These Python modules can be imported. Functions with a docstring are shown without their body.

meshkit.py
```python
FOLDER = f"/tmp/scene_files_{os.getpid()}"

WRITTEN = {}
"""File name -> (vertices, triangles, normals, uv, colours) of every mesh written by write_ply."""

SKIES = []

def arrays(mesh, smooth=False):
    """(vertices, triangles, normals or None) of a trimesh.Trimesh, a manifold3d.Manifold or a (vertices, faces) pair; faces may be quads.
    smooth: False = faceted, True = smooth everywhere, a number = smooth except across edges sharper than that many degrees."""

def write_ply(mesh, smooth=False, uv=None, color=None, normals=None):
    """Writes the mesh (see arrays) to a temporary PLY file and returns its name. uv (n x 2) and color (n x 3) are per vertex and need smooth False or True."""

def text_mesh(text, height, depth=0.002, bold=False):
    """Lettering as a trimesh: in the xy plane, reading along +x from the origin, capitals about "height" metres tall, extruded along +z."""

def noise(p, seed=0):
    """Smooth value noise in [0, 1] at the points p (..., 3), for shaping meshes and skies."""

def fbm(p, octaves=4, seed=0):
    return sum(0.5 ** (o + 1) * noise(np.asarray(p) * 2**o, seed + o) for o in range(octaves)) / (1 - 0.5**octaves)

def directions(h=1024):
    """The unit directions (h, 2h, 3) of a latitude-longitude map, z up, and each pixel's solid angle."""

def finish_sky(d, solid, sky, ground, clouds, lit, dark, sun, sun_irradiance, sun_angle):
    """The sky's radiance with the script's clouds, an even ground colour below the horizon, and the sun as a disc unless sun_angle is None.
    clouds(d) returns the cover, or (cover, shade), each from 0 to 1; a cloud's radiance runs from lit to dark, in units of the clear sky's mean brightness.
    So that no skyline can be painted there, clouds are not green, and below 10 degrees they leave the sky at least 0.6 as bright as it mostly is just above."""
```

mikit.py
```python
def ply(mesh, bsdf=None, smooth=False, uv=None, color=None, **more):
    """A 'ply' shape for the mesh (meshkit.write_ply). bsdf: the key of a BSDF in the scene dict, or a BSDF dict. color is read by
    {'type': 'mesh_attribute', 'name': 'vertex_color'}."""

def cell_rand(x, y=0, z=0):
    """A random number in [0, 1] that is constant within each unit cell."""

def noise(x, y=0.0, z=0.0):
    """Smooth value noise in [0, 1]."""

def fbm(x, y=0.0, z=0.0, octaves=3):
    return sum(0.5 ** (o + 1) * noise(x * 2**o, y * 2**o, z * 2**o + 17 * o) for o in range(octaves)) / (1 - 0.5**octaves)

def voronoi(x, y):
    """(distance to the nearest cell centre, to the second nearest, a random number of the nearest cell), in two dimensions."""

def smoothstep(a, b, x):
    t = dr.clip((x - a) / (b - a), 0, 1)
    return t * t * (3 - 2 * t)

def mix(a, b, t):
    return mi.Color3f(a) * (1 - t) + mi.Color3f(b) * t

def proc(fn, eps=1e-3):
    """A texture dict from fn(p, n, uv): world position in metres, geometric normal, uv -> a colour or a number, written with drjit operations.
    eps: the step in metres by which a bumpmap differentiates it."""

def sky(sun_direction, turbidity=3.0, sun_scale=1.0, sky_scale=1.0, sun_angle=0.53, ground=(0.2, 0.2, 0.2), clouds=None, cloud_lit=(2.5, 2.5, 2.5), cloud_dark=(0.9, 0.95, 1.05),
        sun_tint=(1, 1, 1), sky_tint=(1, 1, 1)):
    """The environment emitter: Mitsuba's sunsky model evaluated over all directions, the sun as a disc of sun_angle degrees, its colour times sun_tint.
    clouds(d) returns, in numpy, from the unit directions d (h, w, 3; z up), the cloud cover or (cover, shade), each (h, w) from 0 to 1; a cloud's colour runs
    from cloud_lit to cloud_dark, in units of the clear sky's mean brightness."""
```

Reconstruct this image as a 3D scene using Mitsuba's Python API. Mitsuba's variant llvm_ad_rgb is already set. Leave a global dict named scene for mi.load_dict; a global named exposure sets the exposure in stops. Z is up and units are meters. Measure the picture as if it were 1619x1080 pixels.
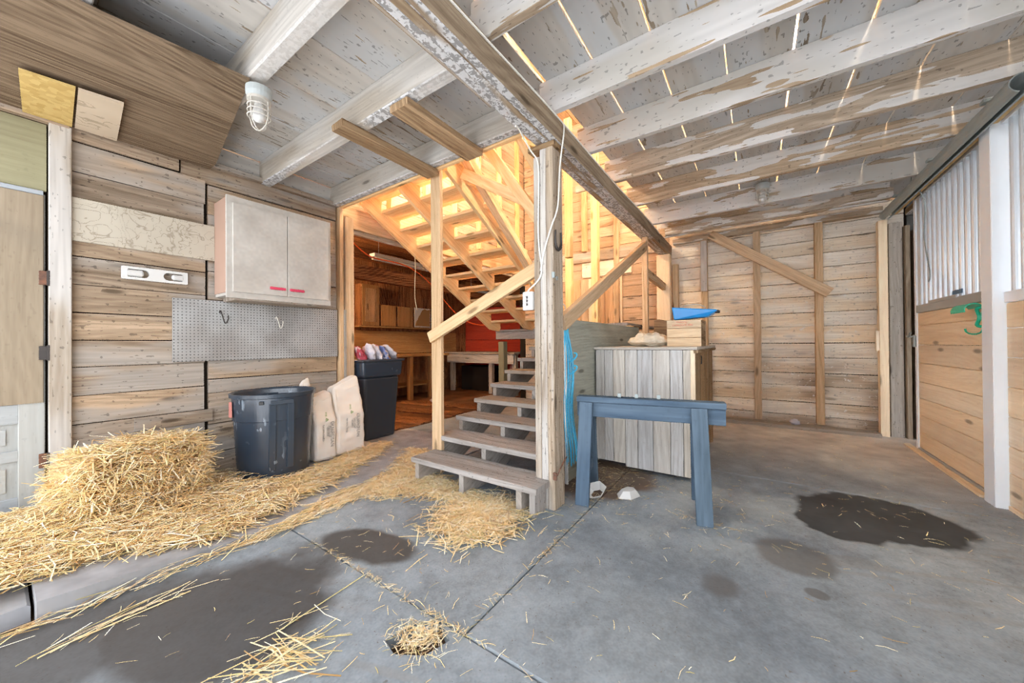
import math, random
import numpy as np, trimesh, shapely, mitsuba as mi, drjit as dr, mikit, meshkit
from shapely.geometry import Polygon
from mikit import noise, fbm, voronoi, smoothstep, cell_rand, mix, proc
T = mi.ScalarTransform4f
scene, labels = {}, {}
rng = random.Random(7)
nrg = np.random.default_rng(7)

# ------------------------------------------------------------------ camera, sky, exposure
EYE = np.array([0.0, 0.0, 1.15]); FPX = 561.4
yaw, pitch, roll = np.radians([34.45, 0.35, -0.45])
_F = np.array([-math.sin(yaw), math.cos(yaw), 0]); _R = np.array([math.cos(yaw), math.sin(yaw), 0]); _U = np.array([0, 0, 1.0])
_F, _U = _F * math.cos(pitch) + _U * math.sin(pitch), _U * math.cos(pitch) - _F * math.sin(pitch)
_R, _U = _R * math.cos(roll) + _U * math.sin(roll), _U * math.cos(roll) - _R * math.sin(roll)
scene['camera'] = {'type': 'perspective', 'fov': 2 * math.degrees(math.atan(809.5 / FPX)), 'fov_axis': 'x', 'near_clip': 0.02, 'far_clip': 200.0,
                   'to_world': T().look_at(origin=EYE.tolist(), target=(EYE + _F).tolist(), up=_U.tolist())}
scene['sky'] = mikit.sky((0.3, 0.5, 0.8), turbidity=4.0, sun_scale=0.0, sky_scale=1.0, ground=(0.95, 0.93, 0.90),
                         clouds=lambda d: (np.full(d.shape[:2], 0.8), np.full(d.shape[:2], 0.25)), cloud_lit=(1.42, 1.40, 1.38), cloud_dark=(1.0, 0.98, 0.96))
exposure = 4.35
LOFT_FILL = 15.0  # radiance of the added loft lamps
SHOP_FILL = 24.0  # radiance of the added workshop lamp

# ------------------------------------------------------------------ materials
def rgb(c): return {'type': 'rgb', 'value': [float(x) for x in c]}
def diffuse(name, c): scene['mat_' + name] = {'type': 'twosided', 'bsdf': {'type': 'diffuse', 'reflectance': rgb(c) if isinstance(c, (tuple, list)) else proc(c)}}
def plastic(name, c, rough=0.4, spec=0.5, metallic=0.0):
    scene['mat_' + name] = {'type': 'twosided', 'bsdf': {'type': 'principled', 'base_color': rgb(c) if isinstance(c, (tuple, list)) else proc(c), 'roughness': rough, 'specular': spec, 'metallic': metallic}}

def wood_fn(base, dark, contrast=1.0, tone=0.35, knots=0.5, paint=None, cover=0.5, gloss_w=18.0, paint2=None, dirt=None, fleck=None, damp=None, under=None, wash=None, pf=(3.2, 13.0), fig=1.0, specks=0.12, wn=0.0):
    """Grain runs along u (metres); floor(u/16) is the board's number."""
    def fn(p, n, uv):
        bid = dr.floor(uv.x / 16.0)
        u = uv.x - bid * 16.0; v = uv.y
        r = cell_rand(bid, 7.0); r2 = cell_rand(bid, 19.0)
        warp = noise(u * 1.3, v * 5.0, bid)
        broad = fbm(u * 0.9, v * gloss_w + warp * 3.0, bid, octaves=2)
        fine = noise(u * 3.0, v * 85.0 + warp * 6.0, bid)
        pore = noise(u * 16.0, v * 190.0, bid + 3)
        g = (broad - 0.5) * 1.3 + (fine - 0.5) * 0.95 + (pore - 0.5) * 0.55
        ring = dr.abs(dr.sin((v * 26.0 + warp * 4.5 + noise(u * 0.55 * (0.4 + 0.6 * fig), v * 2.2, bid + 9) * 7.0 * fig) * 3.0))
        g = g + (0.5 - ring) * (0.35 * fig)
        t = dr.clip(0.42 - g * 0.75 * contrast, 0, 1)
        c = mix(base, dark, t)
        if knots > 0:
            d1, d2, kr = voronoi(u * 1.7, v * 6.5 + r2 * 9.0)
            k = (1 - smoothstep(0.05, 0.16, d1)) * dr.select(kr < knots, 1.0, 0.0)
            c = mix(c, mi.Color3f(dark) * 0.45, k * 0.85)
        c = c * (1.0 - tone / 2 + tone * r)
        c = mi.Color3f(c.x * (1 + 0.10 * (r2 - 0.5)), c.y, c.z * (1 - 0.16 * (r2 - 0.5)))
        if dirt is not None:
            dd = smoothstep(0.50, 0.72, fbm(p.x * 1.6 + p.y * 0.7, p.z * 2.6 + p.y, 3.3, octaves=3))
            c = mix(c, dirt, dd * 0.55)
        if damp is not None:
            top, col = damp
            hh = top + 0.5 * (noise(p.x * 2.0, p.y * 2.0) - 0.5)
            c = mix(c, mi.Color3f(col) * (0.7 + 0.6 * fine), 0.75 * (1 - smoothstep(hh - 0.25, hh + 0.1, p.z)) * (0.45 + 0.55 * smoothstep(0.3, 0.6, noise(p.x * 3.1, p.z * 4.0, p.y))))
        if paint is not None:
            q = fbm(u * pf[0], v * pf[1], bid + 1, octaves=3) + 0.16 * noise(u * 9.0, v * 80.0, bid) + (r - 0.5) * 0.12
            m = smoothstep(cover - 0.012, cover + 0.012, q)
            pc = mi.Color3f(paint) * (0.86 + 0.14 * noise(u * 3, v * 40, bid) ) * (0.9 + 0.2 * r)
            if paint2 is not None:
                pc = mix(pc, paint2, smoothstep(0.45, 0.6, fbm(u * 1.1, v * 5.0, bid + 5, octaves=2)) * 0.75)
            c = mix(c, pc, m)
        if under is not None:
            sp = smoothstep(0.40, 0.56, 0.6 * noise(u * 55, v * 55, bid) + 0.4 * noise(u * 140, v * 140, bid + 2))
            c = mix(c, mi.Color3f(under) * (0.45 + 0.6 * sp), 0.85 * smoothstep(0.5, 0.7, -n.z) * smoothstep(0.25, 0.45, fbm(u * 2.0, v * 14.0, bid + 4, octaves=2)))
        if wash is not None:
            wc_, wa = wash
            c = mix(c, mi.Color3f(wc_) * (0.85 + 0.25 * fine), wa * (1 - wn * smoothstep(0.5, 0.7, n.x)) * smoothstep(0.36, 0.66, fbm(u * 1.4, v * 7.0, bid + 6, octaves=3)))
        if specks > 0:
            c = c * (1 - 0.75 * specks * smoothstep(0.86, 0.92, noise(u * 34.0, v * 95.0, bid + 12)))
        if fleck is not None:
            fl = smoothstep(0.74, 0.80, noise(p.x * 26 + p.y * 17, p.z * 30 + p.y * 23, 1.7) * 0.6 + 0.4 * noise(p.x * 80 + p.y * 50, p.z * 85, 5.0))
            c = mix(c, fleck, fl * 0.8)
        return dr.clip(c, 0.0, 0.95)
    return fn
def wood(name, *a, bump=0.0, **k):
    f = wood_fn(*a, **k)
    scene['mat_' + name] = {'type': 'twosided', 'bsdf': {'type': 'diffuse', 'reflectance': proc(f)}}

wood('wood_left_wall', (0.43, 0.33, 0.24), (0.205, 0.148, 0.098), contrast=0.9, tone=0.34, knots=0.3, specks=0.6, wash=((0.38, 0.35, 0.315), 0.8))
wood('wood_back_wall', (0.93, 0.82, 0.66), (0.68, 0.555, 0.415), contrast=0.75, tone=0.18, knots=0.35, specks=0.5, damp=(1.0, (0.26, 0.155, 0.075)), fleck=(0.80, 0.78, 0.74), wash=((0.84, 0.80, 0.72), 0.6))
wood('wood_loft', (0.66, 0.50, 0.36), (0.42, 0.29, 0.185), contrast=0.8, tone=0.25, knots=0.35)
wood('wood_deck_paint', (0.40, 0.35, 0.28), (0.20, 0.155, 0.11), knots=0.0, paint=(0.54, 0.515, 0.475), paint2=(0.52, 0.54, 0.555), cover=0.305, tone=0.2, pf=(6.0, 34.0), specks=0.6)
wood('wood_joist_paint', (0.46, 0.36, 0.26), (0.24, 0.175, 0.115), contrast=0.7, paint=(0.62, 0.61, 0.595), paint2=(0.50, 0.48, 0.435), cover=0.42, tone=0.15, gloss_w=9, pf=(3.0, 19.0), knots=0.0, specks=0.5)
wood('wood_joist_bare', (0.58, 0.47, 0.35), (0.30, 0.22, 0.15), contrast=0.8, paint=(0.72, 0.70, 0.67), cover=0.62, tone=0.2, gloss_w=9, pf=(3.0, 19.0), knots=0.1, specks=0.5)
wood('wood_beam', (0.40, 0.315, 0.225), (0.20, 0.145, 0.095), tone=0.2, contrast=0.9, knots=0.2, under=(0.66, 0.68, 0.70))
wood('wood_post', (0.46, 0.385, 0.30), (0.25, 0.19, 0.14), tone=0.2, contrast=1.0, knots=0.25, specks=0.6, wn=0.85, wash=((0.55, 0.53, 0.50), 0.8))
wood('wood_pine', (0.92, 0.68, 0.39), (0.68, 0.43, 0.20), contrast=0.7, tone=0.25, knots=0.35)
wood('wood_pine_mid', (0.72, 0.52, 0.325), (0.50, 0.33, 0.18), contrast=0.7, tone=0.18, knots=0.3)
wood('wood_old_pine', (0.72, 0.53, 0.345), (0.45, 0.295, 0.165), contrast=0.75, tone=0.22, knots=0.3)
wood('wood_tread', (0.42, 0.38, 0.34), (0.25, 0.215, 0.18), contrast=0.8, tone=0.15, knots=0.15, specks=0.5)
wood('wood_stall', (0.93, 0.79, 0.60), (0.76, 0.60, 0.42), contrast=0.6, tone=0.13, knots=0.25, specks=0.1)
wood('wood_bin_grey', (0.66, 0.64, 0.61), (0.40, 0.365, 0.33), tone=0.22, knots=0.1, contrast=0.8)
wood('wood_bin_brown', (0.44, 0.31, 0.19), (0.19, 0.12, 0.065), tone=0.35, knots=0.2)
wood('wood_plywood_brown', (0.25, 0.175, 0.11), (0.115, 0.075, 0.045), contrast=1.0, tone=0.1, knots=0.0, gloss_w=14, fig=1.7)
wood('wood_workshop', (0.36, 0.17, 0.075), (0.11, 0.042, 0.02), contrast=1.2, tone=0.3, gloss_w=7, knots=0.2, fig=1.6)
wood('wood_cabinet_brown', (0.46, 0.27, 0.12), (0.24, 0.125, 0.05), contrast=0.6, tone=0.25, knots=0.0)
wood('wood_blue_paint', (0.105, 0.15, 0.20), (0.05, 0.075, 0.105), contrast=0.7, tone=0.15, knots=0.1, wash=((0.15, 0.205, 0.265), 0.6))
wood('wood_crate', (0.78, 0.63, 0.44), (0.52, 0.36, 0.22), contrast=0.6, tone=0.15, knots=0.3)
wood('wood_door_white', (0.42, 0.44, 0.44), (0.33, 0.34, 0.33), contrast=0.5, tone=0.05, knots=0.0)
wood('wood_frame_white', (0.44, 0.40, 0.345), (0.28, 0.235, 0.19), tone=0.1, knots=0.1, contrast=0.7, wash=((0.54, 0.52, 0.49), 0.9), specks=0.5)
wood('wood_plywood_tan', (0.35, 0.30, 0.235), (0.245, 0.205, 0.155), contrast=0.6, tone=0.1, knots=0.0, dirt=(0.25, 0.21, 0.16), gloss_w=7)
wood('wood_plywood_green', (0.34, 0.33, 0.22), (0.25, 0.235, 0.15), contrast=0.6, tone=0.1, knots=0.0, gloss_w=6)
wood('wood_sheet_grey', (0.44, 0.455, 0.40), (0.28, 0.29, 0.25), contrast=0.8, tone=0.05, knots=0.15, dirt=(0.16, 0.15, 0.11), gloss_w=6)
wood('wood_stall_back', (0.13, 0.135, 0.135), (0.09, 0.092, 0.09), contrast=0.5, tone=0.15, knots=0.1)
wood('wood_joist_left', (0.52, 0.485, 0.43), (0.35, 0.31, 0.26), contrast=0.6, tone=0.2, knots=0.1, gloss_w=9, under=(0.66, 0.68, 0.70), wash=((0.60, 0.585, 0.555), 0.8))
wood('wood_red_paint', (0.50, 0.075, 0.045), (0.33, 0.04, 0.025), contrast=0.6, tone=0.2, knots=0.0)

def polymask(p, cx, cy, a, b, ang, soft=0.12, wob=0.35, f=3.0):
    c, s = math.cos(ang), math.sin(ang)
    x = ((p.x - cx) * c + (p.y - cy) * s) / a; y = (-(p.x - cx) * s + (p.y - cy) * c) / b
    d = dr.sqrt(x * x + y * y) + wob * (fbm(p.x * f, p.y * f, cx, octaves=3) - 0.5) * 2.4 + 0.10 * (fbm(p.x * 24, p.y * 24, cx, octaves=2) - 0.5)
    return 1 - smoothstep(1 - soft, 1 + soft, d)
def concrete(p, n, uv):
    a = fbm(p.x * 1.1, p.y * 1.1, 0.0, octaves=4); b = fbm(p.x * 7, p.y * 7, 2.0, octaves=3); g = noise(p.x * 140, p.y * 140)
    c = mix((0.275, 0.31, 0.335), (0.175, 0.20, 0.22), dr.clip(a * 1.5 - 0.3, 0, 1)) * (0.60 + 0.52 * b + 0.18 * g + 0.16 * (noise(p.x * 38, p.y * 38, 5.0) - 0.4))
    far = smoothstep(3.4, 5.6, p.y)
    c = mix(c, mi.Color3f(0.60, 0.535, 0.46) * (0.75 + 0.5 * b), far * 0.85)  # back of the floor painted paler and warmer to add light there
    # brushed scrape marks
    sc = smoothstep(0.62, 0.8, noise(p.x * 3 + p.y * 1.5, p.y * 26 - p.x * 9, 4.0)) * smoothstep(0.45, 0.7, noise(p.x * 1.5, p.y * 1.5, 8.0))
    c = mix(c, mi.Color3f(0.24, 0.235, 0.22), sc * 0.4)
    sp = smoothstep(0.84, 0.90, noise(p.x * 95, p.y * 95, 9.0) * 0.7 + 0.3 * noise(p.x * 160, p.y * 160, 2.0))
    c = mix(c, mi.Color3f(0.12, 0.10, 0.08), sp * 0.6)
    s1 = dr.maximum(polymask(p, 0.66, 3.28, 0.40, 0.37, 0.0, 0.07, 0.30, 4), polymask(p, 0.42, 3.02, 0.22, 0.24, 0.6, 0.07, 0.3, 5))
    s2 = dr.maximum(polymask(p, 0.15, 2.43, 0.17, 0.18, 0.3, 0.2, 0.3, 6), dr.maximum(polymask(p, -0.15, 1.94, 0.07, 0.08, 0.0, 0.4, 0.2, 8), polymask(p, 0.22, 2.12, 0.04, 0.035, 0, 0.2, 0.3, 9)))
    dark_area1 = dr.maximum(polymask(p, -1.84, 1.22, 0.34, 0.15, 0.25, 0.15, 0.3, 4), polymask(p, -1.95, 0.62, 0.42, 0.42, 0.3, 0.25, 0.4, 2.5))
    dark_area2 = polymask(p, -2.2, -0.05, 0.34, 0.6, 0.0, 0.4, 0.3, 2.5)
    c = mix(c, mi.Color3f(0.030, 0.032, 0.034) * (0.7 + 0.7 * b), s1 * 0.95)
    c = mix(c, mi.Color3f(0.11, 0.105, 0.10), s2 * 0.75)
    c = mix(c, mi.Color3f(0.055, 0.047, 0.041) * (0.5 + 1.1 * a), dr.maximum(dark_area1, dark_area2 * 0.9) * 0.88)  # floor colour darkened over the near left areas
    db = polymask(p, -1.15, 2.9, 0.42, 0.5, 0.3, 0.2, 0.3, 4)
    c = mix(c, mi.Color3f(0.11, 0.06, 0.03) * (0.6 + b), db * 0.85)
    return c
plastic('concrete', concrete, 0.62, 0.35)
def concrete_old(p, n, uv):
    a = fbm(p.x * 2.1, p.y * 2.1, 1.0, octaves=4); b = fbm(p.x * 14, p.y * 14, 2.0, octaves=3)
    chk = smoothstep(0.55, 0.95, dr.sin((p.x + p.y) * 95.0) * dr.sin((p.x - p.y) * 95.0)) * smoothstep(1.0, 1.3, p.y)
    c = mix((0.46, 0.465, 0.485), (0.30, 0.295, 0.295), dr.clip(a * 1.4 - 0.2, 0, 1)) * (0.75 + 0.45 * b)
    return mix(c, mi.Color3f(0.2, 0.19, 0.18), chk * 0.5)
diffuse('concrete_old', concrete_old)
def dirt_fn(p, n, uv):
    a = fbm(p.x * 4, p.y * 4, p.z * 4, octaves=3)
    return mix((0.26, 0.12, 0.06), (0.10, 0.05, 0.025), a)
diffuse('dirt_red', dirt_fn)
def dirt2_fn(p, n, uv):
    a = fbm(p.x * 9, p.y * 9, p.z * 4, octaves=3)
    return mix((0.12, 0.08, 0.05), (0.04, 0.026, 0.016), a)
diffuse('dirt_dark', dirt2_fn)
def straw_fn(p, n, uv):
    bid = dr.floor(uv.x / 16.0); r = cell_rand(bid, 3.0); r2 = cell_rand(bid, 5.0); u = uv.x - bid * 16
    c = mix((0.90, 0.76, 0.47), (0.78, 0.55, 0.24), r)
    c = mix(c, (0.95, 0.90, 0.74), smoothstep(0.55, 1.0, r2))
    k8 = cell_rand(bid, 8.0)
    c = mix(c, (0.50, 0.44, 0.18), smoothstep(0.90, 0.93, k8) * 0.7); c = mix(c, (0.40, 0.22, 0.08), (1 - smoothstep(0.14, 0.17, k8)) * 0.8)
    return c * (0.8 + 0.3 * noise(u * 40, bid))
plastic('straw', straw_fn, 0.45, 0.4)
def straw_dark(p, n, uv):
    return mix((0.42, 0.27, 0.11), (0.16, 0.09, 0.035), fbm(p.x * 25, p.y * 25, p.z * 25, octaves=3))
diffuse('straw_core', straw_dark)
def can_fn(p, n, uv):
    sc = smoothstep(0.70, 0.78, noise(p.x * 60 + p.y * 40, p.z * 22, 2.0)) * 0.5
    return mix((0.026, 0.040, 0.060), (0.30, 0.36, 0.42), sc * smoothstep(0.66, 0.8, noise(p.x * 9, p.z * 6, p.y * 9)))
plastic('can_plastic', can_fn, 0.24, 0.9)
plastic('bin_plastic', (0.025, 0.032, 0.042), 0.35, 0.6)
def bag_fn(p, n, uv):
    return mix((0.80, 0.76, 0.70), (0.70, 0.64, 0.57), fbm(p.x * 9, p.y * 9, p.z * 12, octaves=2))
plastic('bag_paper', bag_fn, 0.4, 0.45)
diffuse('bag_print_grey', (0.22, 0.21, 0.19)); diffuse('bag_print_green', (0.24, 0.36, 0.15)); diffuse('bag_print_black', (0.08, 0.08, 0.08))
def peg_fn(p, n, uv):
    a = (p.y - 0.86) / 0.0254; b = (p.z - 1.04) / 0.0254
    fy, fz = a - dr.floor(a) - 0.5, b - dr.floor(b) - 0.5
    hole = 1 - smoothstep(0.085, 0.17, fy * fy * 4 + fz * fz * 4)
    s = fbm(p.y * 5, p.z * 5, 0.0, octaves=3)
    c = mix((0.42, 0.42, 0.41), (0.29, 0.275, 0.26), dr.clip(s * 1.8 - 0.5, 0, 1))
    return mix(c, mi.Color3f(0.05), hole * 0.95)
diffuse('pegboard_grey', peg_fn)
def cab_fn(p, n, uv):
    s = fbm(p.y * 4, p.z * 4, p.x, octaves=3); g = noise(p.y * 50, p.z * 50)
    c = mix((0.62, 0.60, 0.555), (0.44, 0.405, 0.36), dr.clip(s * 1.4 - 0.2, 0, 1)) * (0.93 + 0.1 * g)
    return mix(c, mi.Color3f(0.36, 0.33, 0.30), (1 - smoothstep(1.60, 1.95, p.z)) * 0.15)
diffuse('cabinet_white', cab_fn)
def marble_fn(p, n, uv):
    a = fbm(p.y * 5, p.z * 5, 0.0, octaves=3); d = dr.minimum(dr.abs(fbm(p.y * 15 + a * 4, p.z * 15, p.x, octaves=3) - 0.5), dr.abs(fbm(p.y * 22, p.z * 19 + a * 5, 7.0, octaves=2) - 0.55) * 1.6)
    c = mix((0.56, 0.52, 0.43), (0.46, 0.41, 0.33), a)
    return mix(c, mi.Color3f(0.26, 0.21, 0.155), (1 - smoothstep(0.0, 0.028, d)) * 0.65)
diffuse('marbled_panel', marble_fn)
def marble2_fn(p, n, uv):
    a = fbm(p.y * 5, p.x * 5, p.z * 5, octaves=3); d = dr.abs(fbm(p.y * 7 + a * 3, p.z * 7, p.x * 7, octaves=3) - 0.5)
    c = mix((0.60, 0.50, 0.38), (0.50, 0.41, 0.30), a)
    return mix(c, mi.Color3f(0.33, 0.26, 0.18), (1 - smoothstep(0.0, 0.022, d)) * 0.7)
diffuse('marbled_panel_tan', marble2_fn)
def osb_fn(p, n, uv):
    d1, d2, k = voronoi((p.x + p.z) * 34, p.y * 34)
    return mix((0.62, 0.46, 0.19), (0.50, 0.34, 0.12), k)
diffuse('particle_board', osb_fn)
plastic('pink_plastic', (0.62, 0.06, 0.12), 0.35)
plastic('aluminium_white', (0.80, 0.84, 0.88), 0.45, 0.5)
scene['mat_aluminium'] = {'type': 'twosided', 'bsdf': {'type': 'principled', 'base_color': rgb((0.60, 0.65, 0.70)), 'metallic': 0.15, 'roughness': 0.3, 'specular': 0.8}}
scene['mat_steel_grey'] = {'type': 'twosided', 'bsdf': {'type': 'principled', 'base_color': rgb((0.50, 0.51, 0.51)), 'metallic': 0.6, 'roughness': 0.45}}
scene['mat_galvanised'] = {'type': 'twosided', 'bsdf': {'type': 'principled', 'base_color': rgb((0.33, 0.38, 0.38)), 'metallic': 0.4, 'roughness': 0.5}}
scene['mat_dark_iron'] = {'type': 'twosided', 'bsdf': {'type': 'principled', 'base_color': rgb((0.06, 0.052, 0.048)), 'metallic': 0.5, 'roughness': 0.5}}
def rust_fn(p, n, uv): return mix((0.22, 0.09, 0.045), (0.07, 0.04, 0.03), fbm(p.x * 60, p.y * 60, p.z * 60, octaves=2))
plastic('rusty_iron', rust_fn, 0.6)
plastic('lamp_grey', (0.42, 0.46, 0.46), 0.5)
plastic('wire_cream', (0.50, 0.48, 0.43), 0.4)
plastic('bulb_white', (0.62, 0.62, 0.60), 0.25)
scene['mat_clear_glass'] = {'type': 'thindielectric', 'int_ior': 1.35}
plastic('cable_white', (0.72, 0.70, 0.64), 0.5); plastic('white_plastic', (0.60, 0.60, 0.58), 0.35)
plastic('black_rubber', (0.02, 0.02, 0.02), 0.5)
plastic('green_plastic', (0.02, 0.50, 0.30), 0.35); plastic('blue_plastic', (0.015, 0.24, 0.62), 0.3, 0.6)
plastic('blue_tape', (0.08, 0.16, 0.26), 0.5)
plastic('twine_blue', (0.05, 0.40, 0.62), 0.45); diffuse('twine_straw', (0.62, 0.53, 0.36)); plastic('orange_cord', (0.80, 0.13, 0.03), 0.4)
def sack_fn(p, n, uv): return mix((0.82, 0.76, 0.63), (0.60, 0.52, 0.40), fbm(p.x * 30, p.y * 30, p.z * 60, octaves=3))
diffuse('sack_cloth', sack_fn)
diffuse('red_ink', (0.62, 0.20, 0.14)); diffuse('red_label', (0.62, 0.26, 0.22)); diffuse('bare_side', (0.46, 0.31, 0.24)); diffuse('dark_gap', (0.035, 0.028, 0.022)); diffuse('fluffy_paper', (0.55, 0.54, 0.60))
diffuse('bench_black', (0.025, 0.02, 0.018)); diffuse('cardboard', (0.36, 0.22, 0.10))
def ragcol(p, n, uv):
    k = cell_rand(dr.floor(uv.x / 16.0), 4.0); s = noise(uv.x * 30, uv.y * 30, 1.0)
    a = mix((0.45, 0.08, 0.10), (0.62, 0.60, 0.66), smoothstep(0.3, 0.5, k)); a = mix(a, (0.15, 0.20, 0.42), smoothstep(0.62, 0.7, k)); a = mix(a, (0.30, 0.12, 0.05), smoothstep(0.85, 0.9, k))
    return mix(a, (0.72, 0.66, 0.66), smoothstep(0.5, 0.6, s) * 0.6)
diffuse('printed_film', ragcol)
def lumen(c): return {'type': 'area', 'radiance': rgb(c)}

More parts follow.
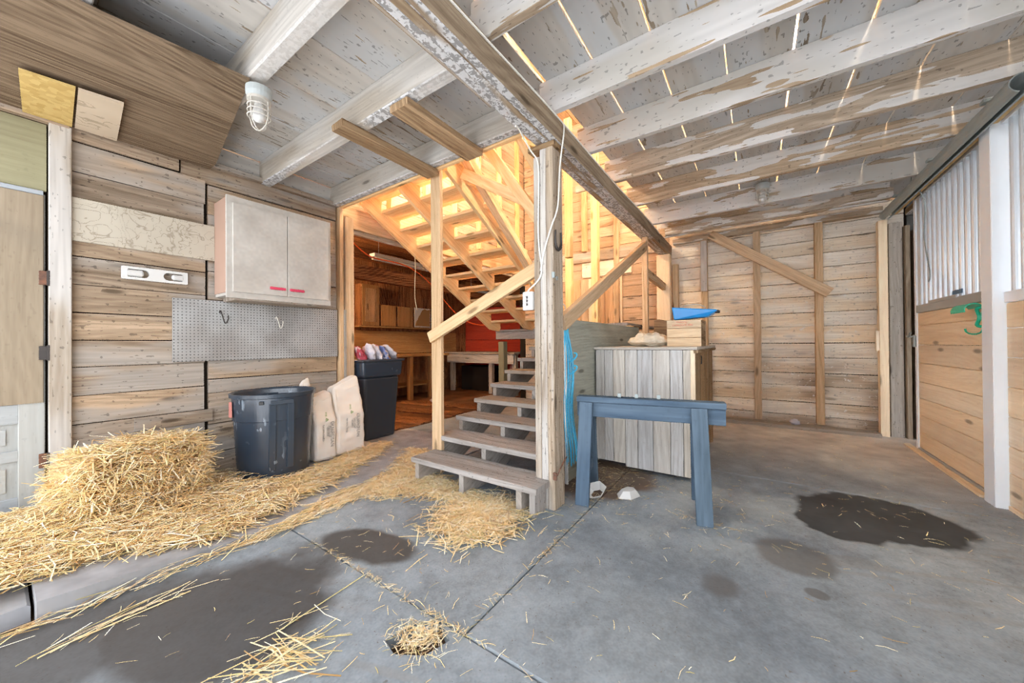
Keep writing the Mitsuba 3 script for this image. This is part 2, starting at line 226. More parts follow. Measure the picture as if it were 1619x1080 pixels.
# ------------------------------------------------------------------ mesh helpers
_id = [0]
def nid(): _id[0] = (_id[0] * 37 + 11) % 127 if False else (_id[0] + 1) % 127; return _id[0]
def frame(p0, p1, up=(0, 0, 1)):
    a = np.asarray(p1, float) - p0; L = np.linalg.norm(a); a = a / L; up = np.asarray(up, float)
    if abs(a @ up) > 0.98: up = np.array([0, 1.0, 0]) if abs(a[1]) < 0.9 else np.array([1.0, 0, 0])
    s = np.cross(a, up); s /= np.linalg.norm(s); return a, s, np.cross(s, a), L
class MB:
    def __init__(self): self.v, self.f, self.uv, self.n = [], [], [], 0
    def add(self, v, f, uv):
        self.v.append(np.asarray(v, float)); self.f.append(np.asarray(f, int) + self.n); self.uv.append(np.asarray(uv, float)); self.n += len(v); return self
    def timber(self, p0, p1, w, h, up=(0, 0, 1), ch=0.003, jit=0.0):
        """A chamfered bar from p0 to p1: w wide (sideways), h tall (along up)."""
        p0 = np.asarray(p0, float); p1 = np.asarray(p1, float)
        a, s, t, L = frame(p0, p1, up); ch = min(ch, w * 0.3, h * 0.3); x, y = w / 2, h / 2
        prof = np.array([(-x + ch, -y), (x - ch, -y), (x, -y + ch), (x, y - ch), (x - ch, y), (-x + ch, y), (-x, y - ch), (-x, -y + ch)])
        if jit: prof = prof + nrg.uniform(-jit, jit, prof.shape)
        per = np.concatenate([[0], np.cumsum(np.linalg.norm(np.roll(prof, -1, 0) - prof, axis=1))])
        b = nid() * 16 + 4; vo = rng.uniform(0, 8)
        V, Fc, UV = [], [], []
        for k in range(8):
            q = [prof[k], prof[(k + 1) % 8]]; i = len(V)
            for e, P in ((0, p0), (L, p1)):
                for m in (0, 1): V.append(P + s * q[m][0] + t * q[m][1]); UV.append((b + e, vo + per[k + m]))
            Fc += [(i, i + 1, i + 3), (i, i + 3, i + 2)]
        for e, P, flip in ((0, p0, 1), (L, p1, 0)):
            i = len(V)
            for q in prof: V.append(P + s * q[0] + t * q[1]); UV.append((b + e + q[1] * 0.3, vo + q[0] + q[1] * 0.2))
            for k in range(1, 7): Fc.append((i, i + k + 1, i + k) if flip else (i, i + k, i + k + 1))
        # outward orientation check
        V = np.array(V); Fc = np.array(Fc); c = V.mean(0); tri = V[Fc]; nn = np.cross(tri[:, 1] - tri[:, 0], tri[:, 2] - tri[:, 0])
        bad = ((tri.mean(1) - c) * nn).sum(1) < 0; Fc[bad] = Fc[bad][:, ::-1]
        return self.add(V, Fc, UV)
    def box(self, x0, x1, y0, y1, z0, z1, axis=None, ch=0.003, jit=0.0):
        d = [x1 - x0, y1 - y0, z1 - z0]; c = np.array([(x0 + x1) / 2, (y0 + y1) / 2, (z0 + z1) / 2])
        k = int(np.argmax(d)) if axis is None else 'xyz'.index(axis)
        e = np.eye(3)[k] * d[k] / 2
        up = np.eye(3)[2] if k != 2 else np.eye(3)[1]
        hh = d[2] if k != 2 else d[1]; ww = d[[1, 0, 0][k]]
        return self.timber(c - e, c + e, ww, hh, up, ch, jit)
    def mesh(self, tm, scale=1.0, axis=0):
        tm = tm.copy(); V = np.asarray(tm.vertices)[np.asarray(tm.faces)].reshape(-1, 3); Fc = np.arange(len(V)).reshape(-1, 3)
        nrm = np.repeat(np.asarray(tm.face_normals), 3, 0); b = nid() * 16 + 4
        o = [i for i in range(3) if i != axis]
        k = np.abs(nrm[:, o[0]]) > np.abs(nrm[:, o[1]])
        v = np.where(k, V[:, o[1]], V[:, o[0]] + 3.7)
        return self.add(V, Fc, np.stack([b + (V[:, axis] - V[:, axis].min()) * scale, v], 1))
    def smesh(self, tm):
        """Keeps shared vertices (for smooth shading)."""
        V = np.asarray(tm.vertices); b = nid() * 16 + 4
        return self.add(V, np.asarray(tm.faces), np.stack([b + V[:, 2] - V[:, 2].min(), V[:, 0] + V[:, 1]], 1))
    def tube(self, pts, r, n=6):
        pts = np.asarray(pts, float); rr = np.broadcast_to(r, len(pts)); V, Fc, UV = [], [], []; b = nid() * 16 + 4; pu = None; L = 0
        for i, p in enumerate(pts):
            a = pts[min(i + 1, len(pts) - 1)] - pts[max(i - 1, 0)]; a /= np.linalg.norm(a) + 1e-12
            u = pu if pu is not None else (np.array([0, 0, 1.0]) if abs(a[2]) < 0.9 else np.array([1.0, 0, 0]))
            s = np.cross(a, u); s /= np.linalg.norm(s); u = np.cross(s, a); pu = u
            if i: L += np.linalg.norm(p - pts[i - 1])
            for k in range(n):
                t = 2 * math.pi * k / n; V.append(p + rr[i] * (s * math.cos(t) + u * math.sin(t))); UV.append((b + L, k * 0.02))
        for i in range(len(pts) - 1):
            for k in range(n):
                A, B = i * n + k, i * n + (k + 1) % n; Fc += [(A, B, B + n), (A, B + n, A + n)]
        for base, fl in ((0, 0), ((len(pts) - 1) * n, 1)):
            for k in range(1, n - 1): Fc.append((base, base + k + 1, base + k) if not fl else (base, base + k, base + k + 1))
        tm = trimesh.Trimesh(np.array(V), np.array(Fc), process=False)
        if tm.volume < 0: Fc = np.array(Fc)[:, ::-1]
        return self.add(V, Fc, UV)
    def lathe(self, prof, c=(0, 0, 0), n=40):
        tm = trimesh.creation.revolve(np.array(prof, float), sections=n); tm.apply_translation(c); return self.mesh(tm, axis=2)
    def slathe(self, prof, c=(0, 0, 0), n=40):
        tm = trimesh.creation.revolve(np.array(prof, float), sections=n); tm.apply_translation(c); return self.smesh(tm)
    def prism(self, poly, o, ax, ay, az, depth, gr=(1, 0), ch=0.0):
        """The outline poly (2-d, in ax, ay from o), extruded by depth along az; grain along gr."""
        P = poly if isinstance(poly, Polygon) else Polygon(poly)
        tm = trimesh.creation.extrude_polygon(P, depth, engine='earcut')
        V = np.asarray(tm.vertices)[np.asarray(tm.faces)].reshape(-1, 3); g = np.array(gr, float) / np.linalg.norm(gr)
        b = nid() * 16 + 4; uu = V[:, 0] * g[0] + V[:, 1] * g[1]; vv = -V[:, 0] * g[1] + V[:, 1] * g[0] + V[:, 2] + 2
        M = np.stack([ax, ay, az]).astype(float); W = V @ M + np.asarray(o, float)
        Fc = np.arange(len(V)).reshape(-1, 3)
        if np.linalg.det(M) < 0: Fc = Fc[:, ::-1]
        return self.add(W, Fc, np.stack([b + uu - uu.min(), vv], 1))
    def rot(self, origin, axis, deg):
        R = trimesh.transformations.rotation_matrix(math.radians(deg), axis, origin); self.v = [trimesh.transform_points(v, R) for v in self.v]; return self
    def move(self, d): self.v = [v + np.asarray(d) for v in self.v]; return self
    def arrays(self): return np.vstack(self.v), np.vstack(self.f), np.vstack(self.uv)
_used = {}
def key_of(name, parent=None):
    k = name if parent is None else parent + '__' + name
    if k not in _used: _used[k] = 0; return k
    _used[k] += 1; return f'{k}_{_used[k]:03d}'
def put(name, mb, bsdf, parent=None, smooth=False, label=None, **more):
    k = key_of(name, parent); v, f, uv = mb.arrays()
    scene[k] = mikit.ply((v, f), 'mat_' + bsdf, smooth=smooth, uv=uv, **more)
    if label and parent: labels[k] = {'label': label}
    return k
def thing(name, label, cat, group=None):
    k = key_of(name); labels[k] = {'label': label, 'category': cat}
    if group: labels[k]['group'] = group
    return k
def single(name, mb, bsdf, label, cat, group=None, smooth=False, kind=None):
    k = put(name, mb, bsdf, None, smooth); labels[k] = {'label': label}
    if kind: labels[k]['kind'] = kind
    else: labels[k]['category'] = cat
    if kind == 'stuff': labels[k]['category'] = cat
    if group: labels[k]['group'] = group
    return k
def struct(name, label=None):
    k = key_of(name); labels[k] = {'kind': 'structure', 'label': label or name.replace('_', ' ')}; return k
def roundbox(x0, x1, y0, y1, z0, z1, r, seg=2):
    import manifold3d as m3
    s = m3.Manifold.sphere(r, 12); pts = [s.translate([a, b, c]) for a in (x0 + r, x1 - r) for b in (y0 + r, y1 - r) for c in (z0 + r, z1 - r)]
    h = m3.Manifold.batch_hull(pts).to_mesh(); return trimesh.Trimesh(h.vert_properties[:, :3], h.tri_verts)
def jit(a): return rng.uniform(-a, a)

# ------------------------------------------------------------------ floor
fl = struct('floor', 'grey concrete floor slabs with straw in the joints')
put('base', MB().box(-9, 5, -0.25, 8.5, -0.30, -0.045, ch=0), 'dirt_dark', fl)
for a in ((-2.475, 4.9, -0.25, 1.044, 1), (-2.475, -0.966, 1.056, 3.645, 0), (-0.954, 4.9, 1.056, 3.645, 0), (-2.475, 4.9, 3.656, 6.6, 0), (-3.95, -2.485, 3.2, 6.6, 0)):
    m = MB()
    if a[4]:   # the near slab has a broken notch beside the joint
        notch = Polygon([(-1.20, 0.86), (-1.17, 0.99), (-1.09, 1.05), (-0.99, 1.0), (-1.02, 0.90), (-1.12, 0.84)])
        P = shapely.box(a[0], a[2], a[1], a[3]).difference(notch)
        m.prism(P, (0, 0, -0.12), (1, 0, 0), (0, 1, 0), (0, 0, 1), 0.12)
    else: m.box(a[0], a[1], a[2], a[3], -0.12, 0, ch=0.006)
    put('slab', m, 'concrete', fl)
m = MB()   # raised slab along the left wall, tipped so that its near end stands proud of the floor
V = [(-3.95, 0.10, 0.085), (-2.49, 0.10, 0.085), (-2.49, 1.10, 0.006), (-3.95, 1.10, 0.006)]
V2 = [(x, y, -0.1) for x, y, z in V]
hx = trimesh.Trimesh(np.array(V + V2), [[0, 1, 2], [0, 2, 3], [4, 6, 5], [4, 7, 6], [0, 5, 1], [0, 4, 5], [1, 6, 2], [1, 5, 6], [2, 7, 3], [2, 6, 7], [3, 4, 0], [3, 7, 4]], process=False)
put('raised_slab', m.mesh(hx), 'concrete_old', fl)
put('raised_slab', MB().box(-3.95, -2.49, 1.105, 3.19, -0.12, 0.005, ch=0.004), 'concrete_old', fl)
put('raised_slab', MB().box(-3.95, -2.62, -0.25, 0.09, -0.12, 0.03, ch=0.01), 'concrete_old', fl)
put('workshop_floor', MB().box(-8.0, -3.96, 1.4, 7.6, -0.1, 0.004, ch=0), 'dirt_red', fl)
for i, y in enumerate((2.75, 3.25, 3.9, 4.6)):
    put('floor_plank', MB().timber((-5.9, y, 0.012), (-3.98, y + 0.35, 0.012), 0.34, 0.02), 'wood_workshop', fl)

# ------------------------------------------------------------------ left wall
wl = struct('wall_left', 'patched wall of mismatched horizontal boards')
put('backing', MB().box(-4.02, -3.955, -0.7, 2.34, -0.05, 2.9, ch=0), 'dark_gap', wl)
def hboard(parent, x, y0, y1, z0, z1, mat='wood_left_wall', proud=0.0, name='board', th=0.03):
    put(name, MB().timber((x - th / 2 + proud, y0 + 0.002, (z0 + z1) / 2 + jit(0.002)), (x - th / 2 + proud, y1 - 0.002, (z0 + z1) / 2 + jit(0.003)), th, z1 - z0 - 0.005, ch=0.003, jit=0.0012), mat, parent)
zA = [-0.02, 0.20, 0.40, 0.607, 0.808, 1.009, 1.198, 1.391, 1.588, 1.786, 1.90]
for a, b in zip(zA[:-1], zA[1:]): hboard(wl, -3.905, 0.29, 1.026 + jit(0.008), a, b, proud=jit(0.004))
hboard(wl, -3.905, 0.60, 1.075, 0.50, 0.606, proud=0.012)
hboard(wl, -3.905, 0.29, 1.02, 2.19, 2.375); hboard(wl, -3.905, 0.29, 1.03, 2.376, 2.585); hboard(wl, -3.895, 0.29, 0.86, 2.59, 2.70, proud=0.0); hboard(wl, -3.91, 0.87, 2.19, 2.56, 2.71)
hboard(wl, -3.885, 0.262, 1.088, 1.888, 2.196, 'marbled_panel', name='marbled_strip', th=0.02)
zB = [-0.02, 0.22, 0.47, 0.74, 0.86, 1.03, 1.25, 1.47, 1.55, 1.80, 2.05, 2.30, 2.555]
for a, b in zip(zB[:-1], zB[1:]): hboard(wl, -3.912, 1.046, 2.19, a, b, proud=jit(0.004))
put('blocking', MB().box(-3.955, -3.925, -0.7, 2.2, 2.752, 2.918, ch=0), 'wood_deck_paint', wl)
put('top_plate', MB().box(-3.96, -3.86, -0.7, 2.2, 2.708, 2.75), 'wood_left_wall', wl)
for y0, y1 in ((-0.7, -0.62),):
    for k in range(9): hboard(wl, -3.905, y0, y1, k * 0.3, k * 0.3 + 0.3)
put('end_stud', MB().box(-3.95, -3.86, 2.205, 2.25, 0.0, 2.90), 'wood_old_pine', wl)
put('end_stud', MB().box(-3.94, -3.85, 2.268, 2.37, 0.0, 2.62), 'wood_old_pine', wl)
put('end_stud', MB().box(-3.87, -3.845, 2.25, 2.272, 0.0, 1.55, ch=0.001), 'wood_frame_white', wl)
put('header_board', MB().box(-3.96, -3.90, 2.25, 6.2, 2.52, 2.76), 'wood_old_pine', wl)
put('header_board', MB().box(-3.98, -3.94, 2.25, 6.2, 2.47, 2.53), 'wood_joist_bare', wl)

d1 = struct('door_1', 'white panelled door patched with a plywood sheet')
put('leaf', MB().box(-3.955, -3.912, -0.62, 0.192, 0.05, 2.17), 'wood_door_white', d1)
for z0, z1 in ((0.66, 0.785), (0.42, 0.49), (0.10, 0.19)): put('rail', MB().box(-3.915, -3.898, -0.5, 0.085, z0, z1), 'wood_door_white', d1)
put('stile', MB().box(-3.915, -3.896, 0.085, 0.19, 0.06, 0.785, ch=0.004), 'wood_door_white', d1)
for z0, z1 in ((0.53, 0.63), (0.23, 0.38)):
    put('panel', MB().box(-3.915, -3.904, -0.45, 0.04, z0, z1, ch=0.006), 'wood_door_white', d1)
put('plywood_patch', MB().box(-3.91, -3.885, -0.60, 0.184, 0.786, 2.155, axis='z'), 'wood_plywood_tan', d1)
put('patch_edge', MB().box(-3.915, -3.878, -0.60, 0.182, 2.157, 2.185), 'wood_door_white', d1)
put('over_panel', MB().box(-3.93, -3.90, -0.62, 0.196, 2.19, 2.64, axis='y'), 'wood_plywood_green', d1)
for z in (1.609, 1.113, 0.403):
    h = put('hinge', MB().box(-3.894, -3.868, 0.165, 0.255, z - 0.045, z + 0.045, ch=0.002), 'rusty_iron' if z != 1.113 else 'dark_iron', d1)
    put('pin', MB().tube([(-3.866, 0.203, z - 0.05), (-3.866, 0.203, z + 0.05)], 0.008), 'dark_iron', h)
tr = struct('trim_1', 'white peeling board beside the door')
put('jamb', MB().box(-3.95, -3.862, 0.203, 0.303, 0.0, 2.655, ch=0.005, jit=0.002), 'wood_frame_white', tr)
put('head', MB().box(-3.95, -3.858, -0.62, 0.29, 2.645, 2.70), 'wood_left_wall', tr)

# ------------------------------------------------------------------ back wall, loft walls and roof
wb = struct('wall_back', 'wall of weathered horizontal boards and studs')
put('backing', MB().box(-4.1, 4.8, 6.285, 6.34, -0.1, 5.3, ch=0), 'dark_gap', wb)
zs = [-0.05, 0.14, 0.319, 0.545, 0.718, 0.926, 1.125, 1.352, 1.542, 1.76, 1.95, 2.141, 2.331, 2.512, 2.70, 2.88]
while zs[-1] < 5.2: zs.append(zs[-1] + 0.19)
for k, (a, b) in enumerate(zip(zs[:-1], zs[1:])):
    cuts = [-3.95, rng.choice([-3.3, -2.62, -2.0]), -1.15] + ([rng.choice([-0.64, 0.02, 0.70])] if k % 3 else []) + [1.5]
    for x0, x1 in zip(cuts[:-1], cuts[1:]):
        put('board', MB().timber((x0 + 0.002, 6.265 + jit(0.003), (a + b) / 2 + jit(0.002)), (x1 - 0.002, 6.265 + jit(0.003), (a + b) / 2 + jit(0.003)), 0.03, b - a - 0.006, ch=0.003, jit=0.001), 'wood_back_wall' if x0 > -1.2 and a < 2.85 or a < 1.3 else 'wood_loft', wb)
for x, z0, z1 in ((-3.62, 1.4, 5.2), (-2.60, 2.84, 5.2), (-2.0, 1.5, 5.2), (-1.05, 0.0, 2.40), (-0.64, 0.05, 2.72), (0.025, 0.05, 2.74), (0.70, 0.05, 2.74), (0.5, 2.95, 5.2), (-0.6, 2.95, 5.2)):
    put('stud', MB().box(x - 0.042, x + 0.042, 6.15, 6.248, z0, z1, axis='z', ch=0.004, jit=0.001), 'wood_old_pine', wb)
put('whitewashed_stud', MB().box(-0.685, -0.60, 6.13, 6.151, 1.93, 2.70, axis='z'), 'wood_frame_white', wb)
put('ledger', MB().box(-3.9, -1.32, 6.20, 6.249, 2.65, 2.83), 'wood_frame_white', wb)
put('ledger', MB().box(-2.65, -1.75, 6.19, 6.249, 2.36, 2.62), 'wood_back_wall', wb)
for k in range(7): put('vertical_board', MB().box(-3.0 + k * 0.155, -2.85 + k * 0.155, 6.205, 6.249, 1.25, 2.33, axis='z'), 'wood_old_pine' if k % 3 else 'wood_stall', wb)
put('brace', MB().timber((-0.55, 6.12, 2.775), (0.80, 6.12, 1.775), 0.045, 0.13, up=(0, 0, 1)), 'wood_old_pine', wb)
put('sill', MB().box(-0.9, 1.22, 5.92, 6.15, -0.02, 0.045, ch=0.015, jit=0.006), 'wood_tread', wb)
put('plate', MB().box(-1.08, 1.3, 6.14, 6.249, 2.72, 2.80), 'wood_joist_bare', wb)
for x0, x1, y0, y1, mat, z1 in ((1.235, 1.315, 6.04, 6.14, 'wood_stall', 2.60), (1.33, 1.445, 6.08, 6.2, 'wood_tread', 2.56), (1.455, 1.50, 6.04, 6.2, 'wood_beam', 2.5), (1.535, 1.66, 6.0, 6.2, 'wood_beam', 2.45)):
    put('corner_post', MB().box(x0, x1, y0, y1, 0.0, z1, axis='z', ch=0.006, jit=0.003), mat, wb)
put('latch_block', MB().box(1.205, 1.235, 6.05, 6.09, 1.03, 1.27, axis='z'), 'wood_stall', wb)
for x0, x1 in ((1.52, 4.7),):
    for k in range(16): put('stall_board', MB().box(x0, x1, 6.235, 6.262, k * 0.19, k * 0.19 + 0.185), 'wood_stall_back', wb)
lo = struct('wall_loft', 'loft side walls above the barn floor')
for k in range(13): put('board', MB().box(-3.99, -3.96, 2.3, 6.25, 2.78 + k * 0.19, 2.965 + k * 0.19, axis='y'), 'wood_loft', lo)
for y in (2.9, 3.5, 4.1, 4.7, 5.3, 5.9): put('stud', MB().box(-3.958, -3.87, y, y + 0.045, 2.78, 5.2, axis='z'), 'wood_pine', lo)
for a in ((-4.05, -3.995, -0.2, 6.3, 2.78, 5.3), (4.75, 4.85, -0.2, 6.3, 2.6, 5.3), (-4.05, 4.85, -0.3, -0.2, 2.75, 5.3)):
    put('panel', MB().box(*a, ch=0), 'wood_old_pine', lo)
rf = struct('roof', 'board roof over the loft')
for k in range(20): put('board', MB().box(-4.1 + k * 0.45, -3.655 + k * 0.45, -0.35, 6.35, 5.3, 5.33, axis='y'), 'wood_old_pine', rf)
sw = struct('wall_stall', 'outer wall of the stall')
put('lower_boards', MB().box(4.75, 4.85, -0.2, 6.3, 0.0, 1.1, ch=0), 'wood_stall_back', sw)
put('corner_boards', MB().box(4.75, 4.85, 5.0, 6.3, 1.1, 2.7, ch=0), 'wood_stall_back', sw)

# ------------------------------------------------------------------ ceiling: joists and deck
ce = struct('ceiling', 'underside of the loft floor, peeling painted boards on joists')
gaps = {-1.16: 0.045, -0.82: 0.003, -0.48: 0.015, -0.138: 0.006, 0.21: 0.020, 0.555: 0.014, 0.90: 0.003, 1.245: 0.008}
xr = [-1.24] + list(gaps) + [1.59 + 0.345 * k for k in range(10)]
for x0, x1 in zip(xr[1:-1], xr[2:]):
    g0, g1 = gaps.get(x0, 0.004) / 2, gaps.get(x1, 0.004) / 2
    ys = [-0.2, rng.choice([0.1, 0.77, 1.42]), rng.choice([2.75, 3.39, 4.1]), 6.22]
    for y0, y1 in zip(ys[:-1], ys[1:]):
        put('board', MB().timber(((x0 + x1) / 2 + jit(0.002), y0 + 0.002, 2.935), ((x0 + x1) / 2 + jit(0.003), y1 - 0.002, 2.935), x1 - x0 - g0 - g1, 0.03, ch=0.002), 'wood_deck_paint', ce)
xl = [-3.93, -3.61, -3.05, -2.58, -2.09, -1.52, -1.18]
for i, (x0, x1) in enumerate(zip(xl[:-1], xl[1:])):
    ys = [-0.2, 0.86, 1.48, 2.29] if i % 2 else [-0.2, 0.3, 2.29]
    g = 0.010 if i in (0, 1) else 0.006
    for y0, y1 in zip(ys[:-1], ys[1:]):
        put('board', MB().timber(((x0 + x1) / 2, y0 + 0.002, 2.935), ((x0 + x1) / 2 + jit(0.004), y1 - 0.002, 2.935), x1 - x0 - g, 0.03, ch=0.003), 'wood_deck_paint', ce)
jr = [-0.17, -0.13, 0.15, 0.78, 1.40, 2.105, 2.735, 3.375, 4.10, 4.88, 5.60]
for i, y in enumerate(jr):
    mat = ['wood_joist_paint', 'wood_joist_paint', 'wood_joist_paint', 'wood_joist_paint', 'wood_joist_paint', 'wood_joist_paint', 'wood_joist_paint', 'wood_joist_bare', 'wood_joist_bare', 'wood_joist_paint', 'wood_joist_bare'][i]
    x1 = 1.24 if i == 10 else 4.7
    put('joist', MB().timber((-1.20, y + 0.022, 2.81), (x1, y + 0.022 + jit(0.01), 2.81), 0.048, 0.22, ch=0.004, jit=0.002), mat, ce)
put('joist', MB().timber((-1.07, 5.54, 2.755), (1.24, 5.50, 2.755), 0.06, 0.10, ch=0.004, jit=0.002), 'wood_joist_bare', ce)
for y, w, mat in ((-0.15, 0.08, 'wood_joist_left'), (0.215, 0.075, 'wood_joist_left'), (0.865, 0.09, 'wood_joist_left'), (1.49, 0.095, 'wood_joist_left'), (2.17, 0.07, 'wood_joist_left')):
    put('joist', MB().timber((-3.93, y, 2.812), (-1.22, y, 2.812), w, 0.214, ch=0.008, jit=0.004), mat, ce)
put('stairwell_edge', MB().box(-3.85, -1.30, 2.215, 2.25, 2.70, 2.93), 'wood_pine', ce)

single('brown_ceiling_panel', MB().prism([(-3.87, -0.18), (-2.49, -0.18), (-2.46, 0.17), (-2.455, 0.28), (-2.385, 0.83), (-3.72, 1.05), (-3.87, 1.05)], (0, 0, 2.675), (1, 0, 0), (0, 1, 0), (0, 0, 1), 0.016, gr=(0, 1)), 'wood_plywood_brown',
       'large dark brown plywood sheet nailed under the joists beside the left wall', 'plywood sheet')
def patch(a, b, c, d, mat, name, lab):
    P = np.array([a, b, c, d]); nn = np.cross(P[1] - P[0], P[3] - P[0]); nn /= np.linalg.norm(nn)
    if nn[0] < 0: nn = -nn
    V = np.vstack([P, P - nn * 0.014]); tm = trimesh.Trimesh(V, [[0, 1, 2], [0, 2, 3], [4, 6, 5], [4, 7, 6], [0, 5, 1], [0, 4, 5], [1, 6, 2], [1, 5, 6], [2, 7, 3], [2, 6, 7], [3, 4, 0], [3, 7, 4]], process=False)
    trimesh.repair.fix_normals(tm); single(name, MB().mesh(tm, axis=1), mat, lab, 'panel')
patch((-3.23, 0.071, 2.645), (-3.20, 0.262, 2.645), (-3.85, 0.300, 2.672), (-3.85, 0.100, 2.672), 'particle_board', 'yellow_panel', 'small yellowish particle board patch under the brown ceiling sheet, above the door')
patch((-3.20, 0.272, 2.645), (-3.17, 0.447, 2.645), (-3.85, 0.507, 2.672), (-3.85, 0.312, 2.672), 'marbled_panel_tan', 'marbled_panel_patch', 'small tan marbled panel under the brown ceiling sheet, right of the yellow patch')
for x0, x1, y0, y1, lab in ((-2.44, -2.30, 1.34, 2.22, 'short rough plank nailed across under the joists, nearer the white cabinet'), (-1.94, -1.77, 1.45, 2.19, 'short rough plank nailed across under the joists, nearer the main post')):
    single('rough_plank', MB().timber(((x0 + x1) / 2, y0, 2.672), ((x0 + x1) / 2, y1, 2.672), x1 - x0, 0.05, ch=0.006, jit=0.003), 'wood_bin_brown', lab, 'plank')

# ------------------------------------------------------------------ main beam and post
bm = thing('main_beam', 'long built-up ceiling beam of three planks with whitewashed underside, running from above the camera to the back wall', 'beam')
for k, (x0, x1, z0) in enumerate(((-1.285, -1.225, 2.565), (-1.223, -1.168, 2.55), (-1.166, -1.105, 2.55))):
    put('plank', MB().box(x0, x1, -0.2, 6.2, z0, 2.705 if k else 2.66, axis='y', ch=0.006, jit=0.003), 'wood_beam', bm)
put('side_strip', MB().box(-1.33, -1.287, -0.2, 1.72, 2.60, 2.70, axis='y', ch=0.004, jit=0.003), 'wood_post', bm)
ps = thing('timber_post', 'weathered grey post of three boards carrying the main beam beside the stairs', 'post')
for k in range(3): put('plank', MB().box(-1.296 + k * 0.051, -1.247 + k * 0.051, 2.175, 2.325, 0.0, 2.515 if k else 2.47, axis='z', ch=0.004, jit=0.0015), 'wood_post', ps)
put('cap_block', MB().box(-1.335, -1.125, 2.165, 2.325, 2.516, 2.549, ch=0.004), 'wood_bin_brown', ps)

cb = MB()
def smoothpath(pts, n=6):
    from scipy.interpolate import CubicSpline
    pts = np.asarray(pts, float); t = np.arange(len(pts)); return CubicSpline(t, pts)(np.linspace(0, len(pts) - 1, (len(pts) - 1) * n + 1))
cb.tube(smoothpath([(-1.262, 1.90, 2.552), (-1.275, 2.0, 2.545), (-1.28, 2.13, 2.49), (-1.252, 2.165, 2.42), (-1.25, 2.168, 2.2), (-1.255, 2.168, 1.9), (-1.235, 2.168, 1.72), (-1.24, 2.166, 1.62), (-1.30, 2.166, 1.56), (-1.345, 2.166, 1.52)]), 0.006)
single('post_cable', cb, 'cable_white', 'white cable running down the camera side of the main post to the outlet box', 'cable')
cb = MB().tube(smoothpath([(-1.10, 0.3, 2.69), (-1.097, 1.2, 2.672), (-1.097, 1.9, 2.690), (-1.096, 2.6, 2.685), (-1.096, 3.4, 2.675), (-1.096, 4.2, 2.69), (-1.096, 5.3, 2.68)]), 0.006)
cb.tube(smoothpath([(-1.096, 2.26, 2.69), (-1.095, 2.24, 2.55), (-1.122, 2.24, 2.35), (-1.125, 2.22, 2.12), (-1.14, 2.168, 1.98), (-1.20, 2.168, 1.82), (-1.225, 2.168, 1.73), (-1.24, 2.168, 1.66)]), 0.006)
single('beam_cable', cb, 'cable_white', 'white cable along the right side of the main beam with a branch down the post', 'cable')
ob = thing('outlet_box', 'white outlet box on the left edge of the main post', 'outlet')
put('plate', MB().mesh(roundbox(-1.385, -1.300, 2.155, 2.19, 1.388, 1.522, 0.008)), 'white_plastic', ob)
for z in (1.43, 1.455, 1.48): put('socket', MB().box(-1.352, -1.338, 2.152, 2.156, z - 0.009, z + 0.009, ch=0.001), 'dark_iron', ob)
hs = MB(); a = np.linspace(math.radians(-215), math.radians(35), 22)
hs.tube([(-1.128, 2.225 + 0.045 * math.cos(t), 1.865 + 0.062 * math.sin(t) + (0.03 if t > 0.3 or t < -3.4 else 0)) for t in a], np.interp(np.arange(22), [0, 11, 21], [0.006, 0.011, 0.006]), 6)
single('horseshoe', hs, 'dark_iron', 'dark iron horseshoe hung on the right face of the main post', 'horseshoe')
ey = MB().box(-1.15, -1.13, 2.165, 2.176, 1.60, 1.64, ch=0.001); ey.tube([(-1.128, 2.20 + 0.012 * math.cos(t), 1.60 + 0.012 * math.sin(t)) for t in np.linspace(0, 6.28, 12)], 0.003)
single('eye_bolt', ey, 'galvanised', 'small steel eye bolt halfway up the main post', 'eye bolt')
ey = MB().tube([(-1.135, 2.172, 0.245), (-1.12, 2.165, 0.25), (-1.115, 2.20, 0.29), (-1.115, 2.30, 0.345)], 0.005); ey.box(-1.152, -1.126, 2.163, 2.172, 0.215, 0.265, ch=0.001)
single('post_latch', ey, 'rusty_iron', 'rusty hook near the foot of the main post', 'hook')

# partition framing under the beam behind the post
fr = thing('partition_frame', 'wooden upright with a long diagonal brace and short tie under the far half of the main beam', 'wall frame')
put('upright', MB().box(-1.235, -1.165, 4.85, 4.92, 0.0, 2.545, axis='z'), 'wood_old_pine', fr)
put('brace', MB().timber((-1.19, 4.86, 2.43), (-1.19, 2.40, 1.30), 0.05, 0.115), 'wood_old_pine', fr)
put('tie', MB().timber((-1.19, 4.90, 2.08), (-1.19, 6.05, 2.03), 0.05, 0.11), 'wood_old_pine', fr)
put('end_post', MB().box(-1.30, -1.10, 6.0, 6.14, 0.0, 2.545, axis='z', ch=0.006), 'wood_stall', fr)
